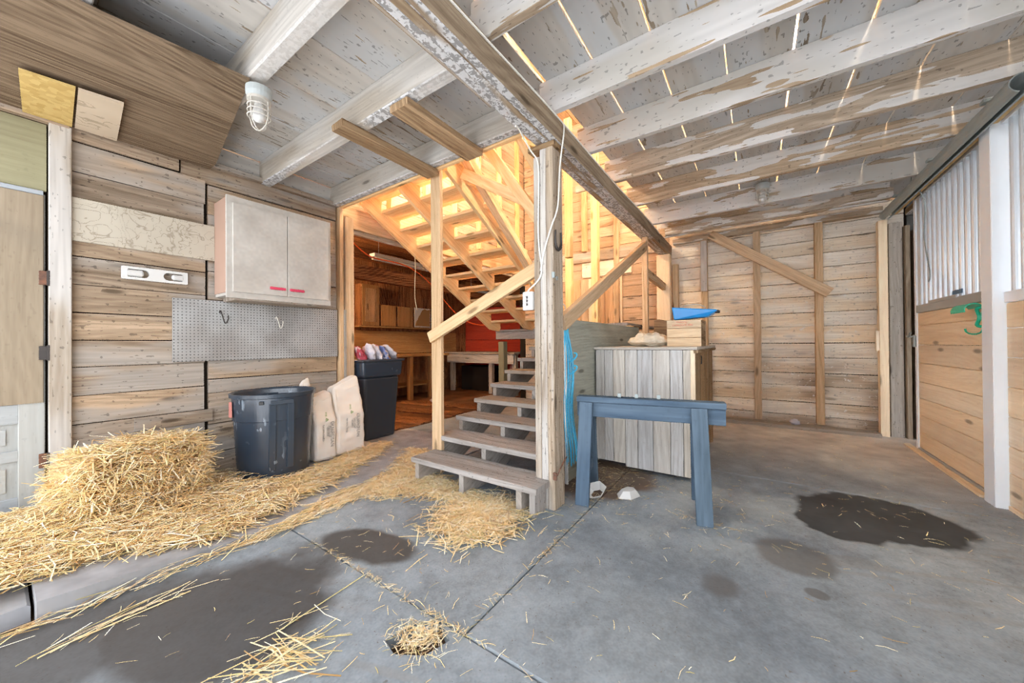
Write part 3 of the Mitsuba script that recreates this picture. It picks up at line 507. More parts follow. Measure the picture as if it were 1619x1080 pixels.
# ------------------------------------------------------------------ stairs
st = thing('staircase', 'open staircase with grey lower treads and a new pine flight above', 'staircase')
ty = [1.99 + 0.2715 * k for k in range(9)]; tz = [0.20 + 0.1295 * k for k in range(9)]
for k in range(9): put('tread', MB().box(-2.405, -1.31 if k else -1.185, ty[k], ty[k] + 0.285, tz[k] - 0.042, tz[k], axis='x', ch=0.004, jit=0.001), 'wood_tread', st)
def saw(y0, z0, run, rise, n, drop, sgn=1):
    top = [(y0, z0 - rise)]
    for k in range(n): top += [(y0 + sgn * run * k, z0 + rise * k), (y0 + sgn * run * (k + 1), z0 + rise * k)]
    y1, z1 = top[-1]
    return top, y1, z1
put('stringer_block', MB().box(-1.255, -1.21, 2.015, 2.16, 0.0, 0.157, axis='z'), 'wood_tread', st)
for x in (-2.385, -1.885, -1.36):
    top, y1, z1 = saw(2.015, 0.158, 0.2715, 0.1295, 9, 0.2)
    top[0] = (2.015, 0.0)
    poly = top + [(y1, z1 - 0.17), (2.42, 0.0)]
    put('stringer', MB().prism(poly, (x, 0, 0), (0, 1, 0), (0, 0, 1), (1, 0, 0), 0.045, gr=(0.9, 0.43)), 'wood_tread', st)
put('landing', MB().box(-2.45, -1.31, 4.44, 6.12, 1.365, 1.40, ch=0.004), 'wood_tread', st)
put('landing', MB().box(-3.88, -2.452, 5.13, 6.12, 1.365, 1.40, ch=0.004), 'wood_tread', st)
put('landing_rim', MB().box(-3.88, -2.46, 5.14, 5.18, 1.23, 1.363, ch=0.004), 'wood_tread', st)
put('landing_rim', MB().box(-2.46, -1.31, 4.46, 4.50, 1.20, 1.30, ch=0.004), 'wood_pine', st)
for x in (-2.2, -1.75, -1.36): put('landing_block', MB().box(x, x + 0.09, 4.45, 4.58, 1.302, 1.363), 'wood_pine', st)
put('landing_post', MB().box(-3.86, -3.74, 5.185, 5.30, 0.0, 1.188, axis='z'), 'wood_plywood_green', st)
put('landing_post', MB().box(-1.42, -1.33, 4.50, 4.60, 0.0, 1.188, axis='z'), 'wood_pine', st)
run, rise, n2 = 0.273, 0.156, 10
ys2, zs2 = 5.16, 1.40
for x in (-3.83, -3.13, -2.44):
    P = [(ys2, zs2)]
    for k in range(n2): P += [(ys2 - run * k, zs2 + rise * (k + 1) - 0.038), (ys2 - run * (k + 1), zs2 + rise * (k + 1) - 0.038)]
    yb, zb = P[-1]; P += [(yb, zb - 0.12)]; P += [(ys2 - run, zs2 + rise - 0.158), (ys2 - 0.02, zs2 - 0.03)]
    put('stringer', MB().prism(Polygon(P).buffer(0), (x, 0, 0), (0, 1, 0), (0, 0, 1), (1, 0, 0), 0.042, gr=(-0.88, 0.47)), 'wood_pine', st)
for k in range(n2): put('tread', MB().box(-3.86, -2.37, ys2 - run * (k + 1) - 0.002, ys2 - run * k + 0.022, zs2 + rise * (k + 1) - 0.037, zs2 + rise * (k + 1), axis='x', ch=0.004), 'wood_pine', st)
put('support_post', MB().box(-2.445, -2.325, 2.26, 2.30, 0.0, 2.92, axis='z', ch=0.004), 'wood_pine_mid', st)
put('diagonal_brace', MB().timber((-2.44, 2.24, 1.21), (-1.30, 2.24, 1.70), 0.038, 0.10), 'wood_pine_mid', st)
put('handrail', MB().timber((-2.30, 2.40, 3.10), (-2.30, 3.75, 2.09), 0.09, 0.09), 'wood_old_pine', st)
put('guard_rail', MB().timber((-1.50, 2.30, 2.76), (-1.50, 2.30 + 0.62, 2.42), 0.06, 0.05), 'wood_pine', st)
put('guard_rail', MB().timber((-2.06, 2.55, 3.02), (-1.42, 2.55, 2.10), 0.04, 0.09), 'wood_pine', st)
put('guard_rail', MB().timber((-2.35, 2.6, 2.82), (-1.45, 2.6, 2.28), 0.04, 0.10), 'wood_pine', st)
put('guard_post', MB().box(-1.92, -1.84, 3.95, 4.03, 2.2, 3.9, axis='z'), 'wood_pine', st)
put('guard_post', MB().box(-2.52, -2.42, 5.2, 5.3, 1.36, 3.4, axis='z'), 'wood_pine', st)
put('guard_post', MB().box(-2.0, -1.9, 5.0, 5.1, 1.36, 4.4, axis='z'), 'wood_pine', st)
put('guard_board', MB().box(-2.35, -1.32, 5.25, 5.29, 3.55, 3.65), 'wood_frame_white', st)
single('green_board', MB().timber((-2.15, 3.4, 3.40), (-1.78, 3.75, 3.28), 0.16, 0.05), 'wood_plywood_green', 'short green painted board lying across the top of the stair opening', 'board')
single('pale_board', MB().timber((-2.05, 4.05, 3.75), (-1.55, 4.05, 3.55), 0.03, 0.25), 'wood_frame_white', 'pale offcut board above the green one at the top of the stair opening', 'board')

# ------------------------------------------------------------------ horse stall on the right
sd = thing('stall_door', 'sliding stall door with pine boards below and aluminium bars above, right of the back wall', 'stall door')
X = 1.40
zst = [0.035, 0.20, 0.374, 0.55, 0.72, 0.915, 1.106, 1.304, 1.435]
for a, b in zip(zst[:-1], zst[1:]): put('plank', MB().box(X + 0.005, X + 0.04, 4.135, 5.47, a + 0.0015, b - 0.0015, axis='y', ch=0.004), 'wood_stall', sd)
put('frame', MB().box(X - 0.008, X + 0.045, 5.47, 5.515, 0.01, 2.75, axis='z'), 'aluminium_white', sd)
put('frame', MB().box(X - 0.008, X + 0.045, 4.075, 4.135, 0.01, 2.75, axis='z'), 'aluminium_white', sd)
put('frame', MB().box(X - 0.008, X + 0.045, 4.13, 5.475, 0.0, 0.034, axis='y'), 'steel_grey', sd)
put('frame', MB().box(X - 0.008, X + 0.045, 4.13, 5.475, 1.437, 1.515, axis='y'), 'steel_grey', sd)
put('frame', MB().box(X - 0.008, X + 0.045, 4.13, 5.475, 2.62, 2.70, axis='y'), 'steel_grey', sd)
put('wide_bar', MB().box(X, X + 0.03, 5.37, 5.45, 1.515, 2.62, axis='z'), 'aluminium', sd)
for k in range(11):
    y = 4.215 + k * 0.1075; b = put('bar', MB().tube([(X + 0.018, y, 1.51), (X + 0.018, y, 2.63)], 0.021, 12), 'aluminium', sd)
put('catch_plate', MB().box(X - 0.016, X - 0.008, 4.55, 5.12, 1.505, 1.535), 'steel_grey', sd)
put('catch_plate', MB().box(X - 0.014, X - 0.008, 4.45, 4.62, 1.535, 1.57), 'blue_tape', sd, label='dark blue tape on the grille')
lt = put('latch', MB().mesh(roundbox(X - 0.03, X - 0.006, 5.472, 5.512, 1.08, 1.21, 0.008)), 'galvanised', sd, label='galvanised latch')
put('lever', MB().tube([(X - 0.03, 5.49, 1.19), (X - 0.07, 5.49, 1.19), (X - 0.075, 5.42, 1.20), (X - 0.075, 5.37, 1.23)], 0.010), 'galvanised', lt)
put('bolt', MB().tube([(X - 0.018, 5.50, 1.19), (X - 0.018, 5.72, 1.20)], 0.009), 'galvanised', lt)
sp = thing('stall_post', 'tall white aluminium post between the stall door and the next stall front', 'post')
put('face', MB().box(X - 0.055, X + 0.10, 3.885, 4.03, 0.0, 2.80, axis='z', ch=0.004), 'aluminium_white', sp)
put('strip', MB().box(X - 0.02, X + 0.06, 4.032, 4.068, 0.0, 2.74, axis='z'), 'steel_grey', sp)
sf = thing('stall_partition', 'fixed stall front of pine boards and bars at the right edge, nearer than the door', 'stall front')
for a, b in zip([0.03, 0.249, 0.429, 0.63, 0.83, 1.03, 1.23], [0.249, 0.429, 0.63, 0.83, 1.03, 1.23, 1.40]): put('plank', MB().box(X + 0.005, X + 0.04, 0.9, 3.88, a + 0.002, b - 0.002, axis='y', ch=0.004), 'wood_stall', sf)
put('frame', MB().box(X - 0.006, X + 0.05, 0.9, 3.88, 1.402, 1.475, axis='y'), 'aluminium_white', sf)
put('frame', MB().box(X - 0.006, X + 0.05, 0.9, 3.88, 2.62, 2.72, axis='y'), 'aluminium_white', sf)
for k in range(26): put('bar', MB().tube([(X + 0.018, 3.80 - k * 0.1075, 1.47), (X + 0.018, 3.80 - k * 0.1075, 2.63)], 0.021, 12), 'aluminium', sf)
put('foot_board', MB().box(X + 0.0, X + 0.06, 0.9, 3.88, -0.02, 0.028, axis='y'), 'wood_stall', sf)
put('sill_board', MB().box(X - 0.06, X - 0.01, 4.08, 5.7, -0.02, 0.02, axis='y', jit=0.003), 'wood_stall', fl)
hd = thing('stall_header', 'pine header timbers above the stall fronts behind the galvanised track', 'header beam')
put('timber', MB().box(X - 0.06, X - 0.012, 0.9, 6.0, 2.635, 2.698, axis='y', ch=0.005), 'wood_pine', hd)
put('timber', MB().box(X + 0.06, X + 0.16, 0.9, 6.04, 2.62, 2.695, axis='y', ch=0.005), 'wood_beam', hd)
put('timber', MB().box(X + 0.17, X + 0.24, 0.9, 6.04, 2.52, 2.62, axis='y', ch=0.005), 'wood_joist_bare', hd)
tk = thing('door_track', 'round galvanised sliding door track along the top of the stall', 'door track')
R0 = 0.055; ang = np.radians(np.linspace(-75, 255, 23)); prof = [(R0 * math.cos(t), R0 * math.sin(t)) for t in ang] + [((R0 - 0.006) * math.cos(t), (R0 - 0.006) * math.sin(t)) for t in ang[::-1]]
put('tube', MB().prism(prof, (X - 0.125, 3.32, 2.625), (1, 0, 0), (0, 0, 1), (0, 1, 0), 2.60), 'galvanised', tk, smooth=False)
for y in (3.6, 4.5, 5.4): put('bracket', MB().box(X - 0.175, X - 0.06, y, y + 0.05, 2.678, 2.70), 'galvanised', tk)
single('hanging_wire', MB().tube(smoothpath([(X - 0.12, 5.1, 2.76), (X - 0.08, 5.14, 2.66), (X - 0.02, 5.16, 2.5), (X - 0.015, 5.20, 2.2), (X - 0.012, 5.12, 1.9), (X - 0.012, 5.12, 1.72)]), 0.005), 'galvanised', 'thin grey wire hanging over the stall door bars', 'wire')
single('roller_pipe', MB().tube([(1.20, 4.17, 2.80), (2.2, 4.17, 2.80)], 0.03, 14), 'cable_white', 'short white pipe end between the joists above the stall', 'pipe')
gh = thing('hose_hanger', 'green plastic scoop with a green strap hanging on the stall door', 'hanger')
arc = np.radians(np.linspace(20, 200, 14)); prof = [(0.05 * math.cos(t), 0.05 * math.sin(t)) for t in arc] + [(0.044 * math.cos(t), 0.044 * math.sin(t)) for t in arc[::-1]]
put('scoop', MB().prism(prof, (X - 0.065, 4.10, 1.375), (1, 0, 0), (0, 0, 1), (0, 1, 0), 0.22), 'green_plastic', gh)
put('strap', MB().tube([(X - 0.03 + 0.01 * math.cos(3 * t), 4.11 + 0.05 * math.cos(t), 1.32 + 0.07 * math.sin(t)) for t in np.linspace(0, 6.3, 26)], 0.011), 'green_plastic', gh)
put('hook', MB().tube(smoothpath([(X - 0.025, 4.10, 1.25), (X - 0.03, 4.14, 1.20), (X - 0.03, 4.28, 1.20), (X - 0.03, 4.35, 1.24)]), 0.006), 'green_plastic', gh)

# ------------------------------------------------------------------ wall cabinet, pegboard, lamps on the left
cbn = thing('wall_cabinet', 'white two-door wall cabinet above the pegboard', 'cabinet')
put('body', MB().box(-3.895, -3.625, 1.095, 1.955, 1.575, 2.40, axis='z', ch=0.004), 'cabinet_white', cbn)
put('face_frame', MB().box(-3.626, -3.606, 1.085, 1.962, 1.555, 2.41, axis='z', ch=0.003), 'cabinet_white', cbn)
put('side_panel', MB().box(-3.895, -3.63, 1.088, 1.0945, 1.60, 2.395, axis='z', ch=0.001), 'bare_side', cbn, label='reddish brown bare side panel')
for y0, y1 in ((1.125, 1.545), (1.549, 1.935)):
    d = put('door', MB().box(-3.608, -3.588, y0, y1, 1.605, 2.35, axis='z', ch=0.004), 'cabinet_white', cbn)
    yc = 1.46 if y0 < 1.3 else 1.625
    put('handle', MB().mesh(roundbox(-3.588, -3.570, yc - 0.065, yc + 0.065, 1.655, 1.680, 0.008)), 'pink_plastic', d, label='pink red pull handle')
put('under_cleat', MB().box(-3.895, -3.62, 1.15, 1.85, 1.54, 1.574, ch=0.003), 'wood_tread', cbn)
pg = single('pegboard', MB().box(-3.899, -3.884, 0.815, 2.185, 1.022, 1.545, axis='y', ch=0.001), 'pegboard_grey', 'long grey pegboard full of small holes under the wall cabinet', 'pegboard')
for (y, z, lab, mat) in ((1.12, 1.44, 'dark wire hook near the left end of the pegboard', 'dark_iron'), (1.56, 1.41, 'white wire hook in the middle of the pegboard', 'cable_white')):
    single('wire_hook', MB().tube(smoothpath([(-3.884, y, z), (-3.85, y, z + 0.01), (-3.83, y + 0.01, z - 0.05), (-3.845, y + 0.03, z - 0.09), (-3.85, y + 0.05, z - 0.06), (-3.85, y + 0.05, z - 0.02)]), 0.0045), mat, lab, 'hook')
wlm = thing('wall_lamp', 'white two-socket strip lamp on the boards left of the wall cabinet', 'lamp')
out = Polygon([(-0.18, -0.042), (0.18, -0.042), (0.18, 0.042), (-0.18, 0.042)]).buffer(0.006)
h1 = shapely.union_all([shapely.box(-0.155, -0.03, -0.07, 0.03), shapely.Point(-0.07, 0).buffer(0.03)]); h2 = shapely.union_all([shapely.box(0.07, -0.03, 0.155, 0.03), shapely.Point(0.07, 0).buffer(0.03)])
put('plate', MB().prism(out.difference(h1).difference(h2), (-3.90, 0.72, 1.707), (0, 1, 0), (0, 0, 1), (1, 0, 0), 0.028), 'white_plastic', wlm)
put('lamp_holder', MB().tube([(-3.885, 0.56, 1.707), (-3.885, 0.64, 1.707), (-3.885, 0.65, 1.707)], [0.026, 0.026, 0.015], 14), 'white_plastic', wlm)
put('lamp_holder', MB().tube([(-3.885, 0.875, 1.707), (-3.885, 0.82, 1.707), (-3.885, 0.81, 1.707)], [0.022, 0.022, 0.013], 14), 'white_plastic', wlm)

def cage_lamp(x, y, ztop, lab):
    t = thing('cage_lamp', lab, 'lamp')
    put('base', MB().lathe([(0, 0), (0.066, 0), (0.066, -0.035), (0.058, -0.06), (0, -0.06)], (x, y, ztop), 24), 'lamp_grey', t)
    put('collar', MB().lathe([(0, -0.061), (0.060, -0.061), (0.060, -0.078), (0, -0.078)], (x, y, ztop), 24), 'wire_cream', t)
    put('bulb', MB().slathe([(0, -0.079), (0.022, -0.079), (0.026, -0.11), (0.036, -0.15), (0.034, -0.175), (0.02, -0.19), (0, -0.194)], (x, y, ztop), 20), 'bulb_white', t, smooth=True)
    put('globe', MB().slathe([(0.047, -0.079), (0.047, -0.17), (0.038, -0.20), (0.02, -0.217), (0, -0.222)], (x, y, ztop), 24), 'clear_glass', t, smooth=True)
    g = MB()
    for z in (-0.105, -0.135, -0.165): g.tube([(x + 0.057 * math.cos(a), y + 0.057 * math.sin(a), ztop + z) for a in np.linspace(0, 2 * math.pi, 21)], 0.0038, 5)
    for k in range(2):
        a = k * math.pi / 2 + 0.5; c, s = math.cos(a), math.sin(a)
        g.tube([(x + q * c, y + q * s, ztop + z) for q, z in ((0.057, -0.07), (0.058, -0.12), (0.057, -0.17), (0.045, -0.21), (0.022, -0.235), (0, -0.243), (-0.022, -0.235), (-0.045, -0.21), (-0.057, -0.17), (-0.058, -0.12), (-0.057, -0.07))], 0.0038, 5)
    put('cage', g, 'wire_cream', t)
cage_lamp(-2.40, 0.882, 2.66, 'caged ceiling lamp at the end of the white joist over the left wall')
cage_lamp(0.08, 4.83, 2.90, 'small caged ceiling lamp between the far joists on the right')

# ------------------------------------------------------------------ bins, bags
cx, cy = -3.56, 1.42
tc = thing('trash_can', 'large round blue-black plastic bin standing in the straw beside the feed bags', 'trash can')
prof = [(0, 0.035), (0.232, 0.035), (0.238, 0.045), (0.262, 0.50), (0.268, 0.505), (0.275, 0.68), (0.288, 0.685), (0.290, 0.712), (0.280, 0.716), (0.268, 0.70), (0.262, 0.66), (0.228, 0.06), (0, 0.055)]
put('body', MB().lathe([(r * 1.12 if r else 0, z * 1.06 - 0.01) for r, z in prof], (cx, cy, 0), 96), 'can_plastic', tc)
for ad in (-12, 168):
    a = math.radians(ad); R = np.array([math.cos(a), math.sin(a), 0]); S = np.array([-R[1], R[0], 0]); c = np.array([cx, cy, 0])
    h = MB()
    for o in (-0.065, 0.065): h.timber(c + R * 0.268 + S * o + (0, 0, 0.12), c + R * 0.311 + S * o + (0, 0, 0.67), 0.05, 0.024, up=R)
    h.timber(c + R * 0.307 - S * 0.08 + (0, 0, 0.68), c + R * 0.307 + S * 0.08 + (0, 0, 0.68), 0.05, 0.035)
    put('handle', h, 'can_plastic', tc)
put('sticker', MB().prism([(-0.04, -0.07), (0.045, -0.06), (0.03, 0.07), (-0.035, 0.06)], c + np.array([-0.03, -0.314, 0.62]), (1, -0.06, 0), (0, 0, 1), (0, -1, 0), 0.003), 'red_label', tc)
put('slot', MB().timber((cx + 0.240, cy - 0.208, 0.68), (cx + 0.258, cy - 0.184, 0.68), 0.006, 0.028), 'black_rubber', tc)
for k in range(4):
    a = k * 1.4; single('can_litter', MB().mesh(trimesh.creation.icosphere(2, 0.05).apply_scale((1.3, 0.8, 0.5)).apply_translation((cx - 0.03 + 0.13 * math.cos(a), cy + 0.13 * math.sin(a), 0.60 + 0.02 * k))), 'black_rubber', 'dark crumpled plastic scraps filling the round bin', 'scrap', group='scraps in the round bin')
single('can_filling', MB().lathe([(0, 0.58), (0.255, 0.58), (0.255, 0.57), (0, 0.57)], (cx, cy, 0), 40), 'dirt_dark', 'dark rubbish surface inside the round bin', 'rubbish', kind='stuff')

def bag(x0, x1, y0, y1, h, tip, lab, lean=0.0, seed=1, text=True):
    t = thing('feed_bag', lab, 'bag')
    tm = roundbox(x0, x1, y0, y1, 0.01, h, 0.03); tm = tm.subdivide_to_size(0.035); v = np.array(tm.vertices)
    hz = np.clip((v[:, 2] - h * 0.72) / (h * 0.28), 0, 1); xc = (x0 + x1) / 2; yc = (y0 + y1) / 2
    bulge = 1 + 0.10 * np.sin(np.clip(v[:, 2] / h, 0, 1) * math.pi)
    v[:, 0] = xc + (v[:, 0] - xc) * bulge * (1 - hz * 0.62); v[:, 1] = yc + (v[:, 1] - yc) * (1 - 0.04 * hz)
    v[:, 2] += hz ** 2 * tip * (0.6 + 0.8 * (v[:, 1] - y0) / (y1 - y0))
    nz = meshkit.fbm(v * [9, 9, 14] + seed * 7.3, 3) - 0.5; nr = np.array(tm.vertex_normals); v += nr * (nz * 0.030)[:, None]
    v[:, 0] += lean * v[:, 2]; v[:, 2] = np.maximum(v[:, 2], 0.006)
    tm.vertices = v
    b = put('sack', MB().smesh(tm), 'bag_paper', t, smooth=True)
    if text:
        xs = x1 + 0.028
        def tx(s, y, ztop, hh, mat, vert=True):
            g = meshkit.text_mesh(s, hh, 0.0015); V = np.array(g.vertices); W = np.zeros_like(V)
            if vert: W[:, 1] = y + V[:, 1]; W[:, 2] = ztop - V[:, 0]
            else: W[:, 1] = y + V[:, 0]; W[:, 2] = ztop + V[:, 1]
            bz = 1 + 0.10 * np.sin(np.clip(W[:, 2] / h, 0, 1) * math.pi)
            W[:, 0] = xc + (x1 - xc) * bz + lean * W[:, 2] + 0.004 + V[:, 2]
            q = trimesh.Trimesh(W, g.faces, process=False); put('print', MB().mesh(q), mat, t)
        L = y1 - y0
        tx('GUARDIAN', y0 + L * 0.68, h * 0.70, 0.034, 'bag_print_grey'); tx('||I|l||I l|||Il|I', y0 + L * 0.58, h * 0.63, 0.014, 'bag_print_black'); tx('I||l|I |||lI|l||', y0 + L * 0.50, h * 0.62, 0.013, 'bag_print_grey')
        tx('||l|I| l||I|l|I| ||l|I||I|', y0 + L * 0.30, h * 0.66, 0.013, 'bag_print_black')
        for q in range(4): tx('|||||', y0 + L * 0.42, h * 0.80 + 0.011 * q, 0.009, 'bag_print_green', False)
        ring = MB().tube([(xc + (x1 - xc) * 1.08 + lean * h * .73 + 0.004, y0 + L * 0.5 + 0.016 * math.cos(a), h * 0.74 + 0.016 * math.sin(a)) for a in np.linspace(0, 6.28, 4)], 0.004, 4)
        put('emblem', ring, 'bag_print_green', t)
    return t
bag(-3.80, -3.50, 1.745, 1.955, 0.56, 0.10, 'white printed feed bag directly right of the round bin', 0.0, 1)
bag(-3.84, -3.53, 1.975, 2.285, 0.60, 0.16, 'white printed feed bag with a pointed top beside the black square bin', 0.0, 5)
bag(-3.87, -3.82, 1.76, 1.86, 0.72, 0.08, 'corner of a white bag sticking up behind the round bin', 0.0, 9, text=False)

sb = thing('square_bin', 'tall square blue-black bin full of printed film beside the opening to the workshop', 'bin')
def taper(x0, x1, y0, y1, z0, z1, g, r=0.03):
    tm = roundbox(x0, x1, y0, y1, z0, z1, r); v = np.array(tm.vertices); k = 1 + g * (v[:, 2] - z0) / (z1 - z0); c = np.array([(x0 + x1) / 2, (y0 + y1) / 2])
    v[:, :2] = c + (v[:, :2] - c) * k[:, None]; tm.vertices = v; return tm
put('body', MB().mesh(taper(-4.16, -3.80, 2.48, 2.89, 0.005, 0.76, 0.22), axis=2), 'bin_plastic', sb)
put('rim_band', MB().mesh(taper(-4.22, -3.74, 2.41, 2.955, 0.76, 0.955, 0.05), axis=2), 'can_plastic', sb)
put('lip', MB().mesh(roundbox(-4.25, -3.71, 2.385, 2.985, 0.945, 0.975, 0.014)), 'can_plastic', sb)
for k in range(9):
    tm = trimesh.creation.icosphere(3, 0.085); v = np.array(tm.vertices); v *= [1.0, 0.42, 1.35]; v += np.array(tm.vertex_normals) * ((meshkit.fbm(v * 22 + k * 3.1, 3) - 0.5) * 0.07)[:, None]
    tm.vertices = v; tm.apply_transform(trimesh.transformations.rotation_matrix(0.5 + jit(0.3), (1, 0, 0))); tm.apply_translation((-3.86 - 0.12 * (k % 2) + jit(0.03), 2.46 + 0.05 * k, 1.02 + 0.02 * (k % 3)))
    single('crumpled_wrapper', MB().smesh(tm), 'printed_film', ['first', 'second', 'third', 'fourth', 'fifth', 'sixth', 'seventh', 'eighth', 'ninth'][k] + ' crumpled printed wrapper from the left in the top of the square bin', 'wrapper', group='wrappers in the square bin', smooth=True)

# ------------------------------------------------------------------ straw
def strands(pos, L, w, tilt, az=None, azs=math.pi, bend=0.25, seed=0):
    """One mesh of bent straws centred at pos (n, 3)."""
    r = np.random.default_rng(seed); n = len(pos); L = r.uniform(L[0], L[1], n); w = r.uniform(w[0], w[1], n)
    a = r.uniform(-azs, azs, n) + (0 if az is None else az); e = r.normal(0, tilt, n)
    d = np.stack([np.cos(a) * np.cos(e), np.sin(a) * np.cos(e), np.sin(e)], 1)
    side = np.stack([-np.sin(a), np.cos(a), np.zeros(n)], 1); up = np.cross(d, side)
    b = r.normal(0, bend, n) * L * 0.25; bz = -np.abs(r.normal(0, bend, n)) * L * 0.12
    C = [pos - d * (L / 2)[:, None], pos + side * b[:, None] - up * bz[:, None], pos + d * (L / 2)[:, None]]
    V = np.zeros((n, 9, 3)); UV = np.zeros((n, 9, 2)); ids = r.integers(0, 127, n) * 16 + 4.0
    for i, c in enumerate(C):
        for k in range(3):
            t = k * 2.0944 + 0.5; V[:, i * 3 + k] = c + (side * (math.cos(t)) + up * (math.sin(t) * 0.6)) * (w / 2 * (1 if i == 1 else 0.8))[:, None]
            UV[:, i * 3 + k] = np.stack([ids + L * i / 2, np.full(n, k * 0.01)], 1)
    Fc = []
    for i in (0, 3):
        for k in range(3): A, B = i + k, i + (k + 1) % 3; Fc += [(A, B, B + 3), (A, B + 3, A + 3)]
    Fc = np.array(Fc)[None] + (np.arange(n) * 9)[:, None, None]
    return MB().add(V.reshape(-1, 3), Fc.reshape(-1, 3), UV.reshape(-1, 2))
def inpoly(poly, n, seed, feather=0.0):
    r = np.random.default_rng(seed); P = Polygon(poly).buffer(0); x0, y0, x1, y1 = P.bounds; out = []
    while len(out) < n:
        q = r.uniform((x0, y0), (x1, y1), (4 * n, 2)); k = shapely.contains_xy(P, q[:, 0], q[:, 1]); q = q[k]
        if feather:
            dist = np.array(shapely.distance(shapely.points(q), P.exterior)); q = q[r.uniform(0, 1, len(q)) < np.clip(dist / feather, 0.08, 1)]
        out += q.tolist()
    return np.array(out[:n])
# the bale
bc = np.array([-3.43, 0.55, 0.265]); brot = math.radians(14); bl = (0.215, 0.285, 0.21)
sbale = thing('straw_bale', 'broken straw bale standing by the left wall in front of the door', 'straw bale')
tm = roundbox(-bl[0], bl[0], -bl[1], bl[1], -bl[2], bl[2], 0.09).subdivide_to_size(0.05); v = np.array(tm.vertices); v += np.array(tm.vertex_normals) * ((meshkit.fbm(v * 7, 3) - 0.5) * 0.12)[:, None]
cr, sr = math.cos(brot), math.sin(brot); M = np.array([[cr, -sr, 0], [sr, cr, 0], [0, 0, 1]])
core = trimesh.Trimesh(v @ M.T + bc, tm.faces); put('core', MB().mesh(core), 'straw_core', sbale)
pts, fi = trimesh.sample.sample_surface(core, 7600, seed=3); nr = core.face_normals[fi]
r_ = np.random.default_rng(4); pts = pts + nr * r_.uniform(-0.012, 0.045, (len(pts), 1))
top = nr[:, 2] > 0.6
put('straws', strands(pts[~top], (0.07, 0.22), (0.005, 0.0105), 0.55, az=None, bend=0.3, seed=5), 'straw', sbale); labels[sbale + '__straws'] = {'kind': 'stuff', 'label': 'straw stalks'}
put('straws', strands(pts[top], (0.10, 0.28), (0.005, 0.0105), 0.22, az=0.5, bend=0.3, seed=6), 'straw', sbale); labels[sbale + '__straws_001'] = {'kind': 'stuff', 'label': 'straw stalks'}
pileL = [(-2.72, -0.35), (-2.68, 0.11), (-2.71, 0.28), (-2.58, 0.48), (-2.52, 0.66), (-2.55, 0.88), (-2.74, 1.22), (-2.84, 1.56), (-3.20, 2.2), (-3.46, 2.6), (-3.60, 2.5), (-3.46, 1.95), (-3.36, 1.75), (-3.25, 1.35), (-3.36, 1.12), (-3.55, 1.08), (-3.78, 1.1), (-3.78, -0.35)]
q = inpoly(pileL, 11000, 11, 0.13); near = np.exp(-(((q[:, 0] + 3.35) / 0.55) ** 2 + ((q[:, 1] - 0.6) / 0.75) ** 2))
base = np.where(q[:, 1] < 1.1, np.clip(0.085 - (q[:, 1] - 0.1) * 0.079, 0.03, 0.085), 0.006)
hh = base + np.random.default_rng(12).uniform(0, 1, len(q)) * (0.03 + 0.10 * near) + 0.004
single('straw_litter', strands(np.column_stack([q, hh]), (0.08, 0.30), (0.0045, 0.010), 0.13, az=1.1, azs=1.5, bend=0.35, seed=13), 'straw', 'loose golden straw spread around the bale and the round bin', 'straw', kind='stuff')
mid = [(-2.60, 1.45), (-2.75, 1.98), (-3.2, 2.6), (-2.76, 2.7), (-2.45, 2.25), (-1.95, 2.15), (-1.36, 2.08), (-1.29, 1.87), (-1.33, 1.66), (-1.45, 1.46), (-1.66, 1.55), (-1.77, 1.85), (-2.05, 1.78), (-2.38, 1.55)]
q = inpoly(mid, 3600, 21, 0.14); q2 = np.column_stack([np.random.default_rng(22).normal(-1.52, 0.13, 2200), np.random.default_rng(23).normal(1.80, 0.14, 2200)]); q = np.vstack([q, q2])
hh = 0.006 + np.random.default_rng(24).uniform(0, 1, len(q)) * (0.012 + 0.035 * np.exp(-(((q[:, 0] + 1.5) / 0.25) ** 2 + ((q[:, 1] - 1.8) / 0.25) ** 2)))
single('straw_litter', strands(np.column_stack([q, hh]), (0.06, 0.22), (0.004, 0.008), 0.10, az=0.3, azs=1.7, bend=0.3, seed=25), 'straw', 'patch of trampled straw in front of the lowest stair tread', 'straw', kind='stuff')
strip = [(-2.40, 0.0), (-2.40, 0.34), (-2.40, 0.71), (-2.37, 1.07), (-2.42, 1.51), (-2.60, 1.9), (-2.72, 1.56), (-2.50, 0.98), (-2.47, 0.56), (-2.475, 0.0)]
q = inpoly(strip, 620, 31, 0.05); single('straw_litter', strands(np.column_stack([q, np.random.default_rng(32).uniform(0.004, 0.03, len(q))]), (0.05, 0.20), (0.004, 0.007), 0.06, az=1.65, azs=0.7, seed=33), 'straw', 'line of straw swept along the edge of the raised slab', 'straw', kind='stuff')
P_ = []
for (c, s, n) in (((-1.43, 0.60), (0.07, 0.08), 60), ((-2.2, 0.35), (0.05, 0.16), 16), ((-1.10, 0.95), (0.05, 0.05), 330), ((-1.7, 1.25), (0.3, 0.2), 45), ((-0.3, 2.55), (0.12, 0.05), 40), ((-0.2, 2.9), (0.08, 0.12), 26), ((-1.0, 2.5), (0.2, 0.12), 70), ((-0.96, 1.7), (0.02, 0.5), 90), ((-0.9, 2.9), (0.25, 0.25), 120), ((0.2, 3.4), (0.8, 1.0), 150), ((-1.4, 1.05), (0.5, 0.008), 160), ((0.7, 4.5), (0.4, 0.8), 40), ((-1.2, 0.6), (0.5, 0.35), 50), ((-1.1, 3.0), (0.14, 0.2), 150)):
    r = np.random.default_rng(len(P_) + 40); P_.append(np.column_stack([r.normal(c, s, (n, 2)), r.uniform(0.003, 0.010, n)]))
